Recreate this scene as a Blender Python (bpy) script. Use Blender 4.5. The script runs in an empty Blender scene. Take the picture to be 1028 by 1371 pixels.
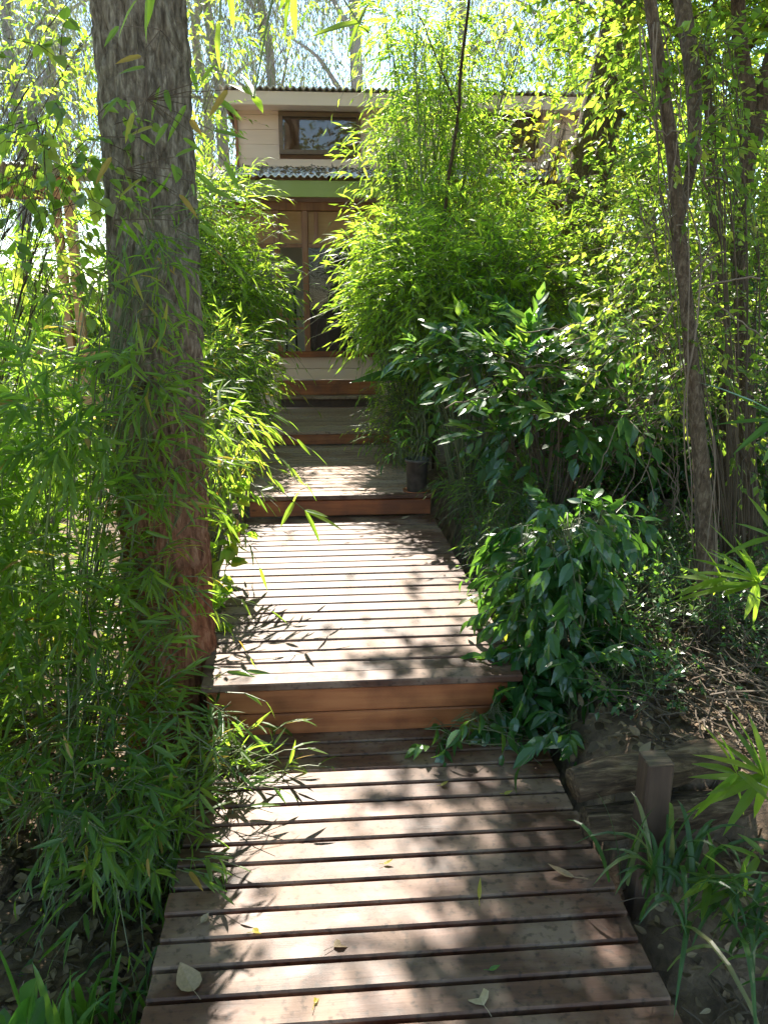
import bpy, math, random
import numpy as np
from mathutils import noise as mnoise, Vector

RNG = np.random.default_rng(7)
random.seed(7)
S = bpy.context.scene
COL = S.collection

# ------------------------------------------------------------------ camera
CAM_H = 1.6
PITCH = math.radians(15.4)
YAW = math.radians(4.36)
FPX, PW, PH = 1035.0, 1028.0, 1371.0
cd = bpy.data.cameras.new('camera')
cd.sensor_fit = 'VERTICAL'
cd.angle_y = 2 * math.atan(PH / 2 / FPX)
cd.clip_start = 0.05
cd.clip_end = 500
cam = bpy.data.objects.new('camera', cd)
COL.objects.link(cam)
cam.location = (0, 0, CAM_H)
cam.rotation_euler = (math.pi / 2 - PITCH, 0, -YAW)
S.camera = cam

# ------------------------------------------------------------------ sky and sun
SUN_EL = math.radians(46.0)
SUN_AZ = math.radians(-5.5)          # measured from +Y towards +X (negative: to the left of the path)
SDIR = np.array([math.sin(SUN_AZ) * math.cos(SUN_EL), math.cos(SUN_AZ) * math.cos(SUN_EL), math.sin(SUN_EL)])
w = bpy.data.worlds.new('World')
S.world = w
w.use_nodes = True
nt = w.node_tree
sky = nt.nodes.new('ShaderNodeTexSky')
sky.sky_type = 'NISHITA'
sky.sun_disc = False
sky.sun_elevation = SUN_EL
sky.sun_rotation = SUN_AZ
sky.dust_density = 0.1
sky.ozone_density = 4.0
sky.air_density = 1.0
warm = nt.nodes.new('ShaderNodeMixRGB')          # the phone's white balance: a sky a little less blue
warm.blend_type = 'MULTIPLY'
warm.inputs[0].default_value = 1
warm.inputs[2].default_value = (1.0, .94, .85, 1)
nt.links.new(sky.outputs[0], warm.inputs[1])
nt.links.new(warm.outputs[0], nt.nodes['Background'].inputs[0])
nt.nodes['Background'].inputs[1].default_value = 0.14
sl = bpy.data.lights.new('sun', 'SUN')
sl.energy = 5.0
sl.angle = math.radians(0.4)
sl.color = (1.0, 0.94, 0.82)
so = bpy.data.objects.new('sun', sl)
COL.objects.link(so)
so.location = (-4, 14, 16)
so.rotation_euler = Vector((-SDIR[0], -SDIR[1], -SDIR[2])).to_track_quat('-Z', 'Y').to_euler()
S.view_settings.view_transform = 'Standard'
S.view_settings.look = 'None'
S.view_settings.gamma = 1
S.view_settings.exposure = 2.15
S.render.engine = 'CYCLES'
S.cycles.max_bounces = 10
S.cycles.diffuse_bounces = 4
S.cycles.transmission_bounces = 8
S.cycles.transparent_max_bounces = 8
S.cycles.use_denoising = True

# ------------------------------------------------------------------ small maths
_f = np.array([math.sin(YAW) * math.cos(PITCH), math.cos(YAW) * math.cos(PITCH), -math.sin(PITCH)])
_r = np.array([math.cos(YAW), -math.sin(YAW), 0.0])
_u = np.cross(_r, _f)


def at(px, py, y):
    """the point of the place at distance y (metres along the walk) seen at a photograph pixel"""
    d = _f + _r * (px - PW / 2) / FPX - _u * (py - PH / 2) / FPX
    return np.array([0, 0, CAM_H]) + d * y / d[1]


def on(px, py, z):
    d = _f + _r * (px - PW / 2) / FPX - _u * (py - PH / 2) / FPX
    return np.array([0, 0, CAM_H]) + d * (z - CAM_H) / d[2]


def nrm(v):
    return v / np.maximum(np.linalg.norm(v, axis=-1, keepdims=True), 1e-9)


def sstep(a, b, x):
    t = np.clip((x - a) / (b - a), 0, 1)
    return t * t * (3 - 2 * t)


def ground_z(x, y):
    x = np.asarray(x, float)
    y = np.asarray(y, float)
    z = -0.17 + 0.03 * np.clip(y - 2, 0, 12)
    bank = sstep(0.80, 0.95, x) * sstep(1.93, 2.0, y) * (1 - sstep(5, 9, y))
    z = z + bank * 0.33
    z = z + 0.03 * np.sin(x * 2.3 + 1) * np.cos(y * 1.9) + 0.012 * np.sin(x * 9 + y * 5) * np.sin(y * 8 - x * 3)
    under = sstep(-0.95, -0.6, x) * (1 - sstep(0.75, 0.9, x)) * (1 - sstep(6.5, 8, y))
    z = z + 0.14 * sstep(.82, .9, x) * (1 - sstep(1.25, 1.6, x)) * sstep(1.45, 1.7, y) * (1 - sstep(1.93, 1.98, y))
    return z - 0.05 * under


# lit patches wanted on the walk (walk coordinates x, y, rx, ry, strength): crowns stay open along the sun's way to these
LIT = [(-0.05, 2.12, 0.50, 0.36, 1), (0.02, 1.60, 0.34, 0.44, 1.0), (0.12, 1.2, 0.25, 0.3, 0.9),
       (-0.30, 3.5, 0.40, 1.1, 1), (-0.20, 4.55, 0.50, 0.5, 1), (0.0, 3.3, 0.33, 0.75, .9), (0.4, 3.3, 0.33, 0.75, .55),
       (0.0, 2.8, 0.55, 0.25, .95), (-0.05, 5.3, 0.70, 0.42, .95), (-0.72, 3.75, 0.22, 0.5, 1),
       (1.75, 3.3, 0.55, 0.4, .75), (1.0, 3.6, 0.4, 0.3, .5), (1.35, 1.7, 0.22, 0.2, .9), (1.5, 2.15, .22, .22, .9),
       (-1.2, 5.6, 0.8, 1.2, 1), (0.6, 5.9, 1.0, 0.9, .8), (-2.2, 3.9, 0.6, 0.6, .7), (2.2, 2.6, .25, .25, .8)]


# crowns overhead also stay open towards the sunny bamboo, the roof and the leaves that glow on the right
LIT2 = [(0.9, 4.9, 1.3, 1.4, .95), (-1.35, 1.7, .8, .9, .75), (2.3, 3.9, 1.0, .8, .8), (3.0, 3.0, .7, .6, .5), (-1.0, 5.3, 1.3, 1.6, 1), (-2.9, 4.6, 1.4, 1.8, .95), (1.5, 4.2, .7, .9, .8), (0.8, 6.8, 3, 1.2, 1), (2.3, 3.6, .5, .6, .6), (1.35, 3.2, .85, .65, 1), (-2.6, 3.2, 1.3, 1.0, .8), (2.9, 5.4, 1.2, .9, .8)]


def lit(P, over=True):
    k = P[:, 2] / SDIR[2]
    q = P - SDIR * k[:, None]
    v = np.zeros(len(P))
    for cx, cy, rx, ry, s in (LIT + LIT2 if over else LIT):
        d = np.hypot((q[:, 0] - cx) / rx, (q[:, 1] - cy) / ry)
        v = np.maximum(v, s * (1 - sstep(0.8, 1.12, d)))
    x, y = q[:, 0], q[:, 1]
    n1 = np.sin(17 * x + 3 * np.sin(11 * y + 1)) * np.sin(15 * y + 2.5 * np.sin(13 * x)) + .5 * np.sin(41 * x + 2 * np.sin(29 * y)) * np.sin(37 * y + 1.7 * np.sin(33 * x))
    n2 = np.sin(23 * x + 2.6 * np.sin(14 * y + 2)) * np.sin(21 * y + 2.5 * np.sin(17 * x + 4)) + .4 * np.sin(47 * x + 1) * np.sin(43 * y + 2 * np.sin(31 * x))
    right = sstep(-.15, .25, x)
    v = v * np.where(n1 < -.45 - .75 * (1 - right), .25, 1)      # leaves kept inside the sunny patches
    return np.maximum(v, np.where((n2 > .66) & (np.abs(x) < 3.5), .93, 0))    # small gaps that let flecks of sun through


# ------------------------------------------------------------------ mesh collecting
class MB:
    def __init__(self):
        self.V, self.T, self.Q, self.C, self.n = [], [], [], [], 0

    def add(self, V, T=None, Q=None, tint=None):
        V = np.asarray(V, np.float32).reshape(-1, 3)
        if len(V) == 0:
            return
        self.V.append(V)
        if T is not None and len(T):
            self.T.append(np.asarray(T, np.int32).reshape(-1, 3) + self.n)
        if Q is not None and len(Q):
            self.Q.append(np.asarray(Q, np.int32).reshape(-1, 4) + self.n)
        if tint is None:
            tint = random.random()
        self.C.append(np.broadcast_to(np.asarray(tint, np.float32), (len(V),)))
        self.n += len(V)

    def box(self, x0, x1, y0, y1, z0, z1, tint=None, rot=None, c=0.0):
        """box with a small chamfer c on its long edges"""
        V = np.array([(x, y, z) for z in (z0, z1) for y in (y0, y1) for x in (x0, x1)], float)
        Q = [(0, 2, 3, 1), (4, 5, 7, 6), (0, 1, 5, 4), (2, 6, 7, 3), (0, 4, 6, 2), (1, 3, 7, 5)]
        if rot:
            V = rot(V)
        self.add(V, None, Q, tint)

    def board(self, a, b, wd, th, tint=None, c=0.005, up=(0, 0, 1)):
        """a timber from a to b, width wd (sideways), thickness th (up); long edges rounded"""
        a = np.asarray(a, float); b = np.asarray(b, float)
        d = nrm(b - a)
        s = nrm(np.cross(d, np.asarray(up, float)))
        u = np.cross(s, d)
        h, t = wd / 2, th / 2
        c = min(c, h * .6, t * .6)
        prof = [(-h + c, -t), (h - c, -t), (h, -t + c), (h, t - c), (h - c, t), (-h + c, t), (-h, t - c), (-h, -t + c)]
        V = [p + s * i + u * j for p in (a, b) for i, j in prof]
        Q = [(k, (k + 1) % 8, 8 + (k + 1) % 8, 8 + k) for k in range(8)]
        for o in (0, 8):
            Q += [(o, o + 1, o + 2, o + 7), (o + 7, o + 2, o + 3, o + 6), (o + 6, o + 3, o + 4, o + 5)]
        self.add(V, None, Q, tint)

    def tube(self, P, R, sides=6, tint=None, cap=True):
        P = np.asarray(P, float)
        n = len(P)
        R = np.broadcast_to(np.asarray(R, float), (n,))
        tg = nrm(np.gradient(P, axis=0))
        ref = np.array([0.31, 0.17, 1.0]) if abs(tg[0][2]) < .9 else np.array([1.0, 0.2, 0.1])
        s = nrm(np.cross(tg, ref))
        u = np.cross(s, tg)
        a = np.arange(sides) / sides * 2 * math.pi
        V = P[:, None] + R[:, None, None] * (np.cos(a)[None, :, None] * s[:, None] + np.sin(a)[None, :, None] * u[:, None])
        V = V.reshape(-1, 3)
        i, k = np.meshgrid(np.arange(n - 1), np.arange(sides), indexing='ij')
        Q = np.stack([i * sides + k, i * sides + (k + 1) % sides, (i + 1) * sides + (k + 1) % sides, (i + 1) * sides + k], -1).reshape(-1, 4)
        T = []
        if cap:
            V = np.vstack([V, P[0], P[-1]])
            for k in range(sides):
                T.append((n * sides, (k + 1) % sides, k))
                T.append((n * sides + 1, (n - 1) * sides + k, (n - 1) * sides + (k + 1) % sides))
        self.add(V, T, Q, tint)

    def twigs(self, A, B, Cc, r0, r1, tint=.5):
        """many three-sided twigs through A, B, C (each N x 3)"""
        N = len(A)
        if N == 0:
            return
        r0 = np.broadcast_to(r0, (N,)); r1 = np.broadcast_to(r1, (N,))
        d = nrm(Cc - A)
        s = nrm(np.cross(d, nrm(RNG.normal(size=(N, 3)))))
        u = np.cross(s, d)
        rings = []
        for p, r in ((A, r0), (B, (r0 + r1) / 2), (Cc, r1)):
            for k in range(3):
                an = k * 2.094
                rings.append(p + (s * math.cos(an) + u * math.sin(an)) * r[:, None])
        V = np.stack(rings, 1).reshape(-1, 3)
        q = []
        for g in range(2):
            for k in range(3):
                q.append((g * 3 + k, g * 3 + (k + 1) % 3, g * 3 + 3 + (k + 1) % 3, g * 3 + 3 + k))
        Q = (np.array(q)[None] + (np.arange(N) * 9)[:, None, None]).reshape(-1, 4)
        self.add(V, None, Q, tint)

    def leaves(self, P, D, Nn, L, W, kind, tint, curl=.12, fold=.25):
        N = len(P)
        if N == 0:
            return
        rows, tris, quads = LEAF[kind]
        L = np.broadcast_to(L, (N,)); W = np.broadcast_to(W, (N,)); curl = np.broadcast_to(curl, (N,))
        D = nrm(D)
        sd = nrm(np.cross(D, Nn))
        up = np.cross(sd, D)
        K = len(rows)
        t, s = rows[:, 0], rows[:, 1]
        V = (P[:, None] + D[:, None] * (L[:, None] * t)[..., None] + sd[:, None] * (W[:, None] * s)[..., None]
             + up[:, None] * ((np.abs(s) * fold * W[:, None]) - curl[:, None] * (t ** 2) * L[:, None])[..., None])
        off = (np.arange(N) * K)[:, None, None]
        T = (np.array(tris)[None] + off).reshape(-1, 3) if len(tris) else None
        Q = (np.array(quads)[None] + off).reshape(-1, 4) if len(quads) else None
        self.add(V.reshape(-1, 3), T, Q, np.repeat(np.broadcast_to(tint, (N,)), K))

    def build(self, name, mat, parent=None, smooth=False):
        me = bpy.data.meshes.new(name)
        V = np.vstack(self.V) if self.V else np.zeros((0, 3), np.float32)
        if parent is not None:
            V = V - np.array(root_loc(parent), np.float32)
        T = np.vstack(self.T) if self.T else np.zeros((0, 3), np.int32)
        Q = np.vstack(self.Q) if self.Q else np.zeros((0, 4), np.int32)
        nT, nQ = len(T), len(Q)
        me.vertices.add(len(V))
        me.vertices.foreach_set('co', V.astype(np.float32).ravel())
        me.loops.add(nT * 3 + nQ * 4)
        me.loops.foreach_set('vertex_index', np.concatenate([T.ravel(), Q.ravel()]).astype(np.int32))
        me.polygons.add(nT + nQ)
        st = np.concatenate([np.arange(nT) * 3, nT * 3 + np.arange(nQ) * 4]).astype(np.int32)
        me.polygons.foreach_set('loop_start', st)
        try:
            me.polygons.foreach_set('loop_total', np.concatenate([np.full(nT, 3), np.full(nQ, 4)]).astype(np.int32))
        except Exception:
            pass
        me.polygons.foreach_set('use_smooth', np.full(nT + nQ, bool(smooth)))
        at_ = me.attributes.new('tint', 'FLOAT', 'POINT')
        if self.C:
            at_.data.foreach_set('value', np.concatenate(self.C).astype(np.float32))
        me.update(calc_edges=True)
        me.validate()
        if mat:
            me.materials.append(mat)
        o = bpy.data.objects.new(name, me)
        COL.objects.link(o)
        if parent is not None:
            o.parent = parent
        return o


def root_loc(o):
    v = Vector((0, 0, 0))
    while o is not None:
        v += o.location
        o = o.parent
    return v


def leaf_template(ts, ws):
    rows = [(0, 0)]
    for t, w_ in zip(ts, ws):
        rows += [(t, -w_), (t, 0), (t, w_)]
    rows.append((1, 0))
    n = len(ts)
    last = len(rows) - 1
    tris = [(0, 2, 1), (0, 3, 2), (last, 3 * n - 2, 3 * n - 1), (last, 3 * n - 1, 3 * n)]
    quads = []
    for i in range(n - 1):
        a, b = 1 + 3 * i, 4 + 3 * i
        quads += [(a, a + 1, b + 1, b), (a + 1, a + 2, b + 2, b + 1)]
    return np.array(rows, float), tris, quads


LEAF = {'bamboo': leaf_template([.1, .4, .75], [.36, .5, .3]),
        'broad': leaf_template([.12, .32, .58, .82], [.3, .5, .44, .2]),
        'heart': leaf_template([.03, .15, .4, .65, .86], [.24, .46, .52, .36, .16]),
        'mid': leaf_template([.35], [.5]),
        'lo': (np.array([(0, 0), (.4, -.5), (1, 0), (.4, .5)], float), [(0, 2, 1), (0, 3, 2)], [])}


def tag(o, label=None, cat=None, group=None, kind=None):
    if label: o['label'] = label
    if cat: o['category'] = cat
    if group: o['group'] = group
    if kind: o['kind'] = kind
    return o


def thing(name, loc, label, cat, group=None):
    o = bpy.data.objects.new(name, None)
    o.empty_display_size = .1
    COL.objects.link(o)
    o.location = tuple(float(v) for v in loc)
    return tag(o, label, cat, group)


# ------------------------------------------------------------------ materials
def mat(name):
    m = bpy.data.materials.new(name)
    m.use_nodes = True
    n = m.node_tree.nodes
    return m, n, m.node_tree.links, n['Principled BSDF']


def ramp(n, stops):
    r = n.new('ShaderNodeValToRGB')
    el = r.color_ramp.elements
    while len(el) > 1:
        el.remove(el[-1])
    el[0].position, el[0].color = stops[0][0], (*stops[0][1], 1)
    for p, c in stops[1:]:
        e = el.new(p)
        e.color = (*c, 1)
    return r


def leaf_mat(name, stops, tstops, trans=.55, rough=.42, spec=.5):
    m, n, l, b = mat(name)
    a = n.new('ShaderNodeAttribute'); a.attribute_name = 'tint'
    r1 = ramp(n, stops); r2 = ramp(n, tstops)
    l.new(a.outputs['Fac'], r1.inputs[0]); l.new(a.outputs['Fac'], r2.inputs[0])
    nz = n.new('ShaderNodeTexNoise'); nz.inputs['Scale'].default_value = 9
    mx = n.new('ShaderNodeMixRGB'); mx.blend_type = 'MULTIPLY'; mx.inputs[0].default_value = .55
    l.new(r1.outputs[0], mx.inputs[1])
    rn = ramp(n, [(.3, (.55, .6, .5)), (.7, (1.1, 1.1, 1.05))])
    l.new(nz.outputs[0], rn.inputs[0]); l.new(rn.outputs[0], mx.inputs[2])
    l.new(mx.outputs[0], b.inputs['Base Color'])
    b.inputs['Roughness'].default_value = rough
    b.inputs['Specular IOR Level'].default_value = spec
    t = n.new('ShaderNodeBsdfTranslucent')
    l.new(r2.outputs[0], t.inputs[0])
    ms = n.new('ShaderNodeMixShader'); ms.inputs[0].default_value = trans
    l.new(b.outputs[0], ms.inputs[1]); l.new(t.outputs[0], ms.inputs[2])
    l.new(ms.outputs[0], n['Material Output'].inputs[0])
    return m


M = {}
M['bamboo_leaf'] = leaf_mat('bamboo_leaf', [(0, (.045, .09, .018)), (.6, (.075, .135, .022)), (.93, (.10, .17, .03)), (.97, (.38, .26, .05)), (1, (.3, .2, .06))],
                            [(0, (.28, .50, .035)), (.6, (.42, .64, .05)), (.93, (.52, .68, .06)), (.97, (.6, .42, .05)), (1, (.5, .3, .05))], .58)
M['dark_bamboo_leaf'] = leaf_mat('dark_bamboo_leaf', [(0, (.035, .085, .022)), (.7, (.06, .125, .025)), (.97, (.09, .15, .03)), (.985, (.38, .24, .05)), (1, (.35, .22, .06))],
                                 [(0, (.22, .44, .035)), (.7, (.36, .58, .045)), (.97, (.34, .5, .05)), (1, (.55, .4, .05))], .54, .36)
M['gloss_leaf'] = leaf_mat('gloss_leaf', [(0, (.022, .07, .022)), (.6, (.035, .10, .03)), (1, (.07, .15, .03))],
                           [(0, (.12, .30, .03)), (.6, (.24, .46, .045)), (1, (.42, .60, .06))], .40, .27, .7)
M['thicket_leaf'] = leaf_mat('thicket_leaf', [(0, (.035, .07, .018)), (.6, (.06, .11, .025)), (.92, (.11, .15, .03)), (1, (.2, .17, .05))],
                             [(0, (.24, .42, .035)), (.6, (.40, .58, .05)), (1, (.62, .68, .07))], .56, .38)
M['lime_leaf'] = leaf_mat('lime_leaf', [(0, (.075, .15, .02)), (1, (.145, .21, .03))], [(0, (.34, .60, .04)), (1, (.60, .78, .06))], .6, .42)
M['yellow_leaf'] = leaf_mat('yellow_leaf', [(0, (.14, .18, .03)), (1, (.35, .30, .05))], [(0, (.5, .6, .05)), (1, (.75, .62, .06))], .5, .5)
M['hazed_pale_leaf'] = leaf_mat('hazed_pale_leaf', [(0, (.09, .13, .05)), (.7, (.15, .19, .07)), (1, (.24, .23, .11))], [(0, (.26, .38, .10)), (1, (.46, .52, .16))], .45, .6)  # pale willow green with some distant haze put into the colour
M['grass_leaf'] = leaf_mat('grass_leaf', [(0, (.03, .09, .02)), (1, (.07, .15, .03))], [(0, (.13, .34, .03)), (1, (.3, .5, .05))], .4, .35)
M['strap_leaf'] = leaf_mat('strap_leaf', [(0, (.02, .055, .016)), (.8, (.045, .10, .025)), (1, (.16, .14, .06))], [(0, (.08, .22, .02)), (1, (.2, .38, .04))], .3, .4)
M['dead_leaf'] = leaf_mat('dead_leaf', [(0, (.055, .036, .022)), (.45, (.15, .10, .062)), (.85, (.27, .19, .12)), (.97, (.26, .185, .12)), (1, (.40, .30, .20))],
                          [(0, (.1, .05, .02)), (1, (.4, .25, .1))], .12, .6, .3)


def wood_mat(name, cols, axis='X', scale=1.0, rough=.55, bump=.25, worn=None, tintmix=.5, spec=.5, knots=False):
    m, n, l, b = mat(name)
    tc = n.new('ShaderNodeTexCoord')
    mp = n.new('ShaderNodeMapping')
    sc = {'X': (1.2, 22, 22), 'Y': (22, 1.2, 22), 'Z': (22, 22, 1.2)}[axis]
    mp.inputs['Scale'].default_value = tuple(v * scale for v in sc)
    l.new(tc.outputs['Object'], mp.inputs[0])
    at_ = n.new('ShaderNodeAttribute'); at_.attribute_name = 'tint'
    ad = n.new('ShaderNodeVectorMath'); ad.operation = 'ADD'
    cb = n.new('ShaderNodeCombineXYZ')
    mu = n.new('ShaderNodeMath'); mu.operation = 'MULTIPLY'; mu.inputs[1].default_value = 37.0
    l.new(at_.outputs['Fac'], mu.inputs[0])
    for k in range(3):
        l.new(mu.outputs[0], cb.inputs[k])
    l.new(mp.outputs[0], ad.inputs[0]); l.new(cb.outputs[0], ad.inputs[1])
    nz = n.new('ShaderNodeTexNoise'); nz.inputs['Scale'].default_value = 1.6; nz.inputs['Detail'].default_value = 8; nz.inputs['Roughness'].default_value = .65
    nz.inputs['Distortion'].default_value = .4
    l.new(ad.outputs[0], nz.inputs['Vector'])
    big = n.new('ShaderNodeTexNoise'); big.inputs['Scale'].default_value = 5; big.inputs['Detail'].default_value = 5
    l.new(tc.outputs['Object'], big.inputs['Vector'])
    s1 = n.new('ShaderNodeMath'); s1.operation = 'MULTIPLY'; s1.inputs[1].default_value = tintmix * .5
    l.new(at_.outputs['Fac'], s1.inputs[0])
    s2 = n.new('ShaderNodeMath'); s2.operation = 'ADD'; s2.inputs[1].default_value = -tintmix * .25
    l.new(s1.outputs[0], s2.inputs[0])
    s3 = n.new('ShaderNodeMath'); s3.operation = 'ADD'
    l.new(nz.outputs[0], s3.inputs[0]); l.new(s2.outputs[0], s3.inputs[1])
    r = ramp(n, cols)
    l.new(s3.outputs[0], r.inputs[0])
    col = r.outputs[0]
    if worn:
        mx = n.new('ShaderNodeMixRGB'); mx.inputs[2].default_value = (*worn, 1)
        rw = ramp(n, [(.44, (0, 0, 0)), (.62, (.8, .8, .8))])
        l.new(big.outputs[0], rw.inputs[0]); l.new(rw.outputs[0], mx.inputs[0]); l.new(col, mx.inputs[1])
        col = mx.outputs[0]
        # dark mildew specks
        v = n.new('ShaderNodeTexNoise'); v.inputs['Scale'].default_value = 46; v.inputs['Detail'].default_value = 4
        l.new(tc.outputs['Object'], v.inputs['Vector'])
        rv = ramp(n, [(.32, (.3, .28, .26)), (.46, (1, 1, 1))])
        l.new(v.outputs[0], rv.inputs[0])
        m2 = n.new('ShaderNodeMixRGB'); m2.blend_type = 'MULTIPLY'; m2.inputs[0].default_value = .8
        l.new(col, m2.inputs[1]); l.new(rv.outputs[0], m2.inputs[2])
        col = m2.outputs[0]
    if knots:      # knots and water stains of the timber
        kv = n.new('ShaderNodeTexVoronoi'); kv.inputs['Scale'].default_value = 5.5
        km = n.new('ShaderNodeMapping'); km.inputs['Scale'].default_value = (.7, 1, 1.6)
        l.new(tc.outputs['Object'], km.inputs[0]); l.new(km.outputs[0], kv.inputs['Vector'])
        kr = ramp(n, [(.03, (.22, .18, .16)), (.09, (1, 1, 1))]); l.new(kv.outputs['Distance'], kr.inputs[0])
        m3 = n.new('ShaderNodeMixRGB'); m3.blend_type = 'MULTIPLY'; m3.inputs[0].default_value = .85
        l.new(col, m3.inputs[1]); l.new(kr.outputs[0], m3.inputs[2])
        sr = ramp(n, [(.38, (.5, .45, .42)), (.58, (1.05, 1.05, 1.05))]); l.new(big.outputs[0], sr.inputs[0])
        m4 = n.new('ShaderNodeMixRGB'); m4.blend_type = 'MULTIPLY'; m4.inputs[0].default_value = .8
        l.new(m3.outputs[0], m4.inputs[1]); l.new(sr.outputs[0], m4.inputs[2])
        col = m4.outputs[0]
    l.new(col, b.inputs['Base Color'])
    b.inputs['Roughness'].default_value = rough
    b.inputs['Specular IOR Level'].default_value = spec
    rr = ramp(n, [(.3, (rough * .8,) * 3), (.7, (min(1, rough * 1.25),) * 3)])
    l.new(big.outputs[0], rr.inputs[0]); l.new(rr.outputs[0], b.inputs['Roughness'])
    bp = n.new('ShaderNodeBump'); bp.inputs['Strength'].default_value = bump; bp.inputs['Distance'].default_value = .004
    l.new(nz.outputs[0], bp.inputs['Height']); l.new(bp.outputs[0], b.inputs['Normal'])
    return m


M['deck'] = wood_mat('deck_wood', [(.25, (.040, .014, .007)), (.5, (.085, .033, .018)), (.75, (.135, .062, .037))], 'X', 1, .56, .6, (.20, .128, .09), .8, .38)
M['pale_deck'] = wood_mat('lifted_weathered_deck_wood', [(.25, (.17, .088, .053)), (.5, (.28, .165, .108)), (.75, (.36, .235, .165))], 'X', 1, .6, .5, (.30, .205, .15), .7, .3)  # weathered sandy tone, also lightened to lift the steps out of deep shade
M['fascia'] = wood_mat('fascia_wood', [(.25, (.12, .030, .009)), (.5, (.26, .072, .019)), (.75, (.36, .125, .040))], 'X', .7, .55, .3, knots=True)
M['frame_wood'] = wood_mat('frame_wood', [(.25, (.16, .055, .025)), (.5, (.27, .10, .045)), (.75, (.34, .15, .07))], 'Z', .8, .5, .2)
M['joist'] = wood_mat('joist_wood', [(.25, (.05, .028, .02)), (.75, (.11, .06, .04))], 'Y', .7, .7, .2)
M['pergola'] = wood_mat('pergola_wood', [(.25, (.36, .16, .06)), (.5, (.50, .24, .10)), (.75, (.58, .31, .15))], 'X', .6, .55, .2)
M['ply'] = wood_mat('plywood_panel', [(.25, (.30, .14, .055)), (.5, (.37, .18, .075)), (.75, (.42, .22, .10))], 'X', .4, .6, .1)
M['siding'] = wood_mat('siding_paint', [(.25, (.64, .44, .34)), (.5, (.72, .50, .385)), (.75, (.76, .54, .42))], 'X', .25, .6, .12, None, .25)
M['trim'] = wood_mat('trim_paint', [(.25, (.66, .46, .35)), (.75, (.74, .53, .41))], 'X', .25, .55, .1, None, .3)
M['green_paint'] = wood_mat('green_paint', [(.25, (.24, .27, .07)), (.75, (.30, .33, .09))], 'X', .25, .5, .08)
M['window_wood'] = wood_mat('window_wood', [(.25, (.10, .055, .03)), (.75, (.19, .11, .065))], 'X', .6, .5, .15)
M['log'] = wood_mat('log_wood', [(.3, (.018, .011, .007)), (.5, (.065, .040, .024)), (.72, (.17, .115, .07))], 'X', 1.3, .85, 1.0, None, .3)
M['post'] = wood_mat('post_wood', [(.25, (.026, .013, .008)), (.5, (.055, .030, .018)), (.75, (.095, .056, .035))], 'Z', .8, .75, .4)
M['twig'] = wood_mat('twig_bark', [(.25, (.045, .029, .018)), (.75, (.135, .095, .062))], 'Z', .5, .8, .2)
M['pale_twig'] = wood_mat('pale_twig_bark', [(.25, (.09, .06, .04)), (.75, (.26, .19, .135))], 'Z', .5, .8, .2)
M['culm'] = wood_mat('culm_skin', [(.25, (.07, .11, .03)), (.5, (.13, .17, .05)), (.75, (.22, .22, .09))], 'Z', .4, .4, .1)
M['green_stem'] = wood_mat('stem_skin', [(.25, (.05, .08, .03)), (.75, (.14, .13, .06))], 'Z', .5, .5, .1)


def bark_mat(name, hi, lo, z0=None, z1=None, sc=1.0, bump=.8, zs=4.0, axis='Z'):
    m, n, l, b = mat(name)
    tc = n.new('ShaderNodeTexCoord')
    mp = n.new('ShaderNodeMapping'); mp.inputs['Scale'].default_value = (26 * sc, 26 * sc, zs * sc) if axis == 'Z' else (zs * sc, 26 * sc, 26 * sc)
    l.new(tc.outputs['Object'], mp.inputs[0])
    nz = n.new('ShaderNodeTexNoise'); nz.inputs['Scale'].default_value = 1.7; nz.inputs['Detail'].default_value = 9; nz.inputs['Roughness'].default_value = .68; nz.inputs['Distortion'].default_value = .6
    l.new(mp.outputs[0], nz.inputs['Vector'])
    vo = n.new('ShaderNodeTexVoronoi'); vo.feature = 'DISTANCE_TO_EDGE'; vo.inputs['Scale'].default_value = 1.9
    mp2 = n.new('ShaderNodeMapping'); mp2.inputs['Scale'].default_value = (20 * sc, 20 * sc, zs * .8 * sc) if axis == 'Z' else (zs * .8 * sc, 20 * sc, 20 * sc)
    l.new(tc.outputs['Object'], mp2.inputs[0]); l.new(mp2.outputs[0], vo.inputs['Vector'])
    r1 = ramp(n, hi); l.new(nz.outputs[0], r1.inputs[0])
    col = r1.outputs[0]
    if lo:
        r2 = ramp(n, lo); l.new(nz.outputs[0], r2.inputs[0])
        sx = n.new('ShaderNodeSeparateXYZ'); l.new(tc.outputs['Object'], sx.inputs[0])
        n2 = n.new('ShaderNodeTexNoise'); n2.inputs['Scale'].default_value = 3.0
        l.new(tc.outputs['Object'], n2.inputs['Vector'])
        ad = n.new('ShaderNodeMath'); ad.operation = 'MULTIPLY_ADD'; ad.inputs[1].default_value = .7
        l.new(n2.outputs[0], ad.inputs[0]); l.new(sx.outputs['Z'], ad.inputs[2])
        mr = n.new('ShaderNodeMapRange'); mr.inputs['From Min'].default_value = z0 + .35; mr.inputs['From Max'].default_value = z1 + .35
        l.new(ad.outputs[0], mr.inputs[0])
        mx = n.new('ShaderNodeMixRGB'); l.new(mr.outputs[0], mx.inputs[0]); l.new(r2.outputs[0], mx.inputs[1]); l.new(col, mx.inputs[2])
        col = mx.outputs[0]
    l.new(col, b.inputs['Base Color'])
    b.inputs['Roughness'].default_value = .85
    b.inputs['Specular IOR Level'].default_value = .25
    mm = n.new('ShaderNodeMath'); mm.operation = 'MULTIPLY_ADD'; mm.inputs[1].default_value = .8
    l.new(vo.outputs[0], mm.inputs[0]); l.new(nz.outputs[0], mm.inputs[2])
    bp = n.new('ShaderNodeBump'); bp.inputs['Strength'].default_value = bump; bp.inputs['Distance'].default_value = .02
    l.new(mm.outputs[0], bp.inputs['Height']); l.new(bp.outputs[0], b.inputs['Normal'])
    return m


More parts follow.
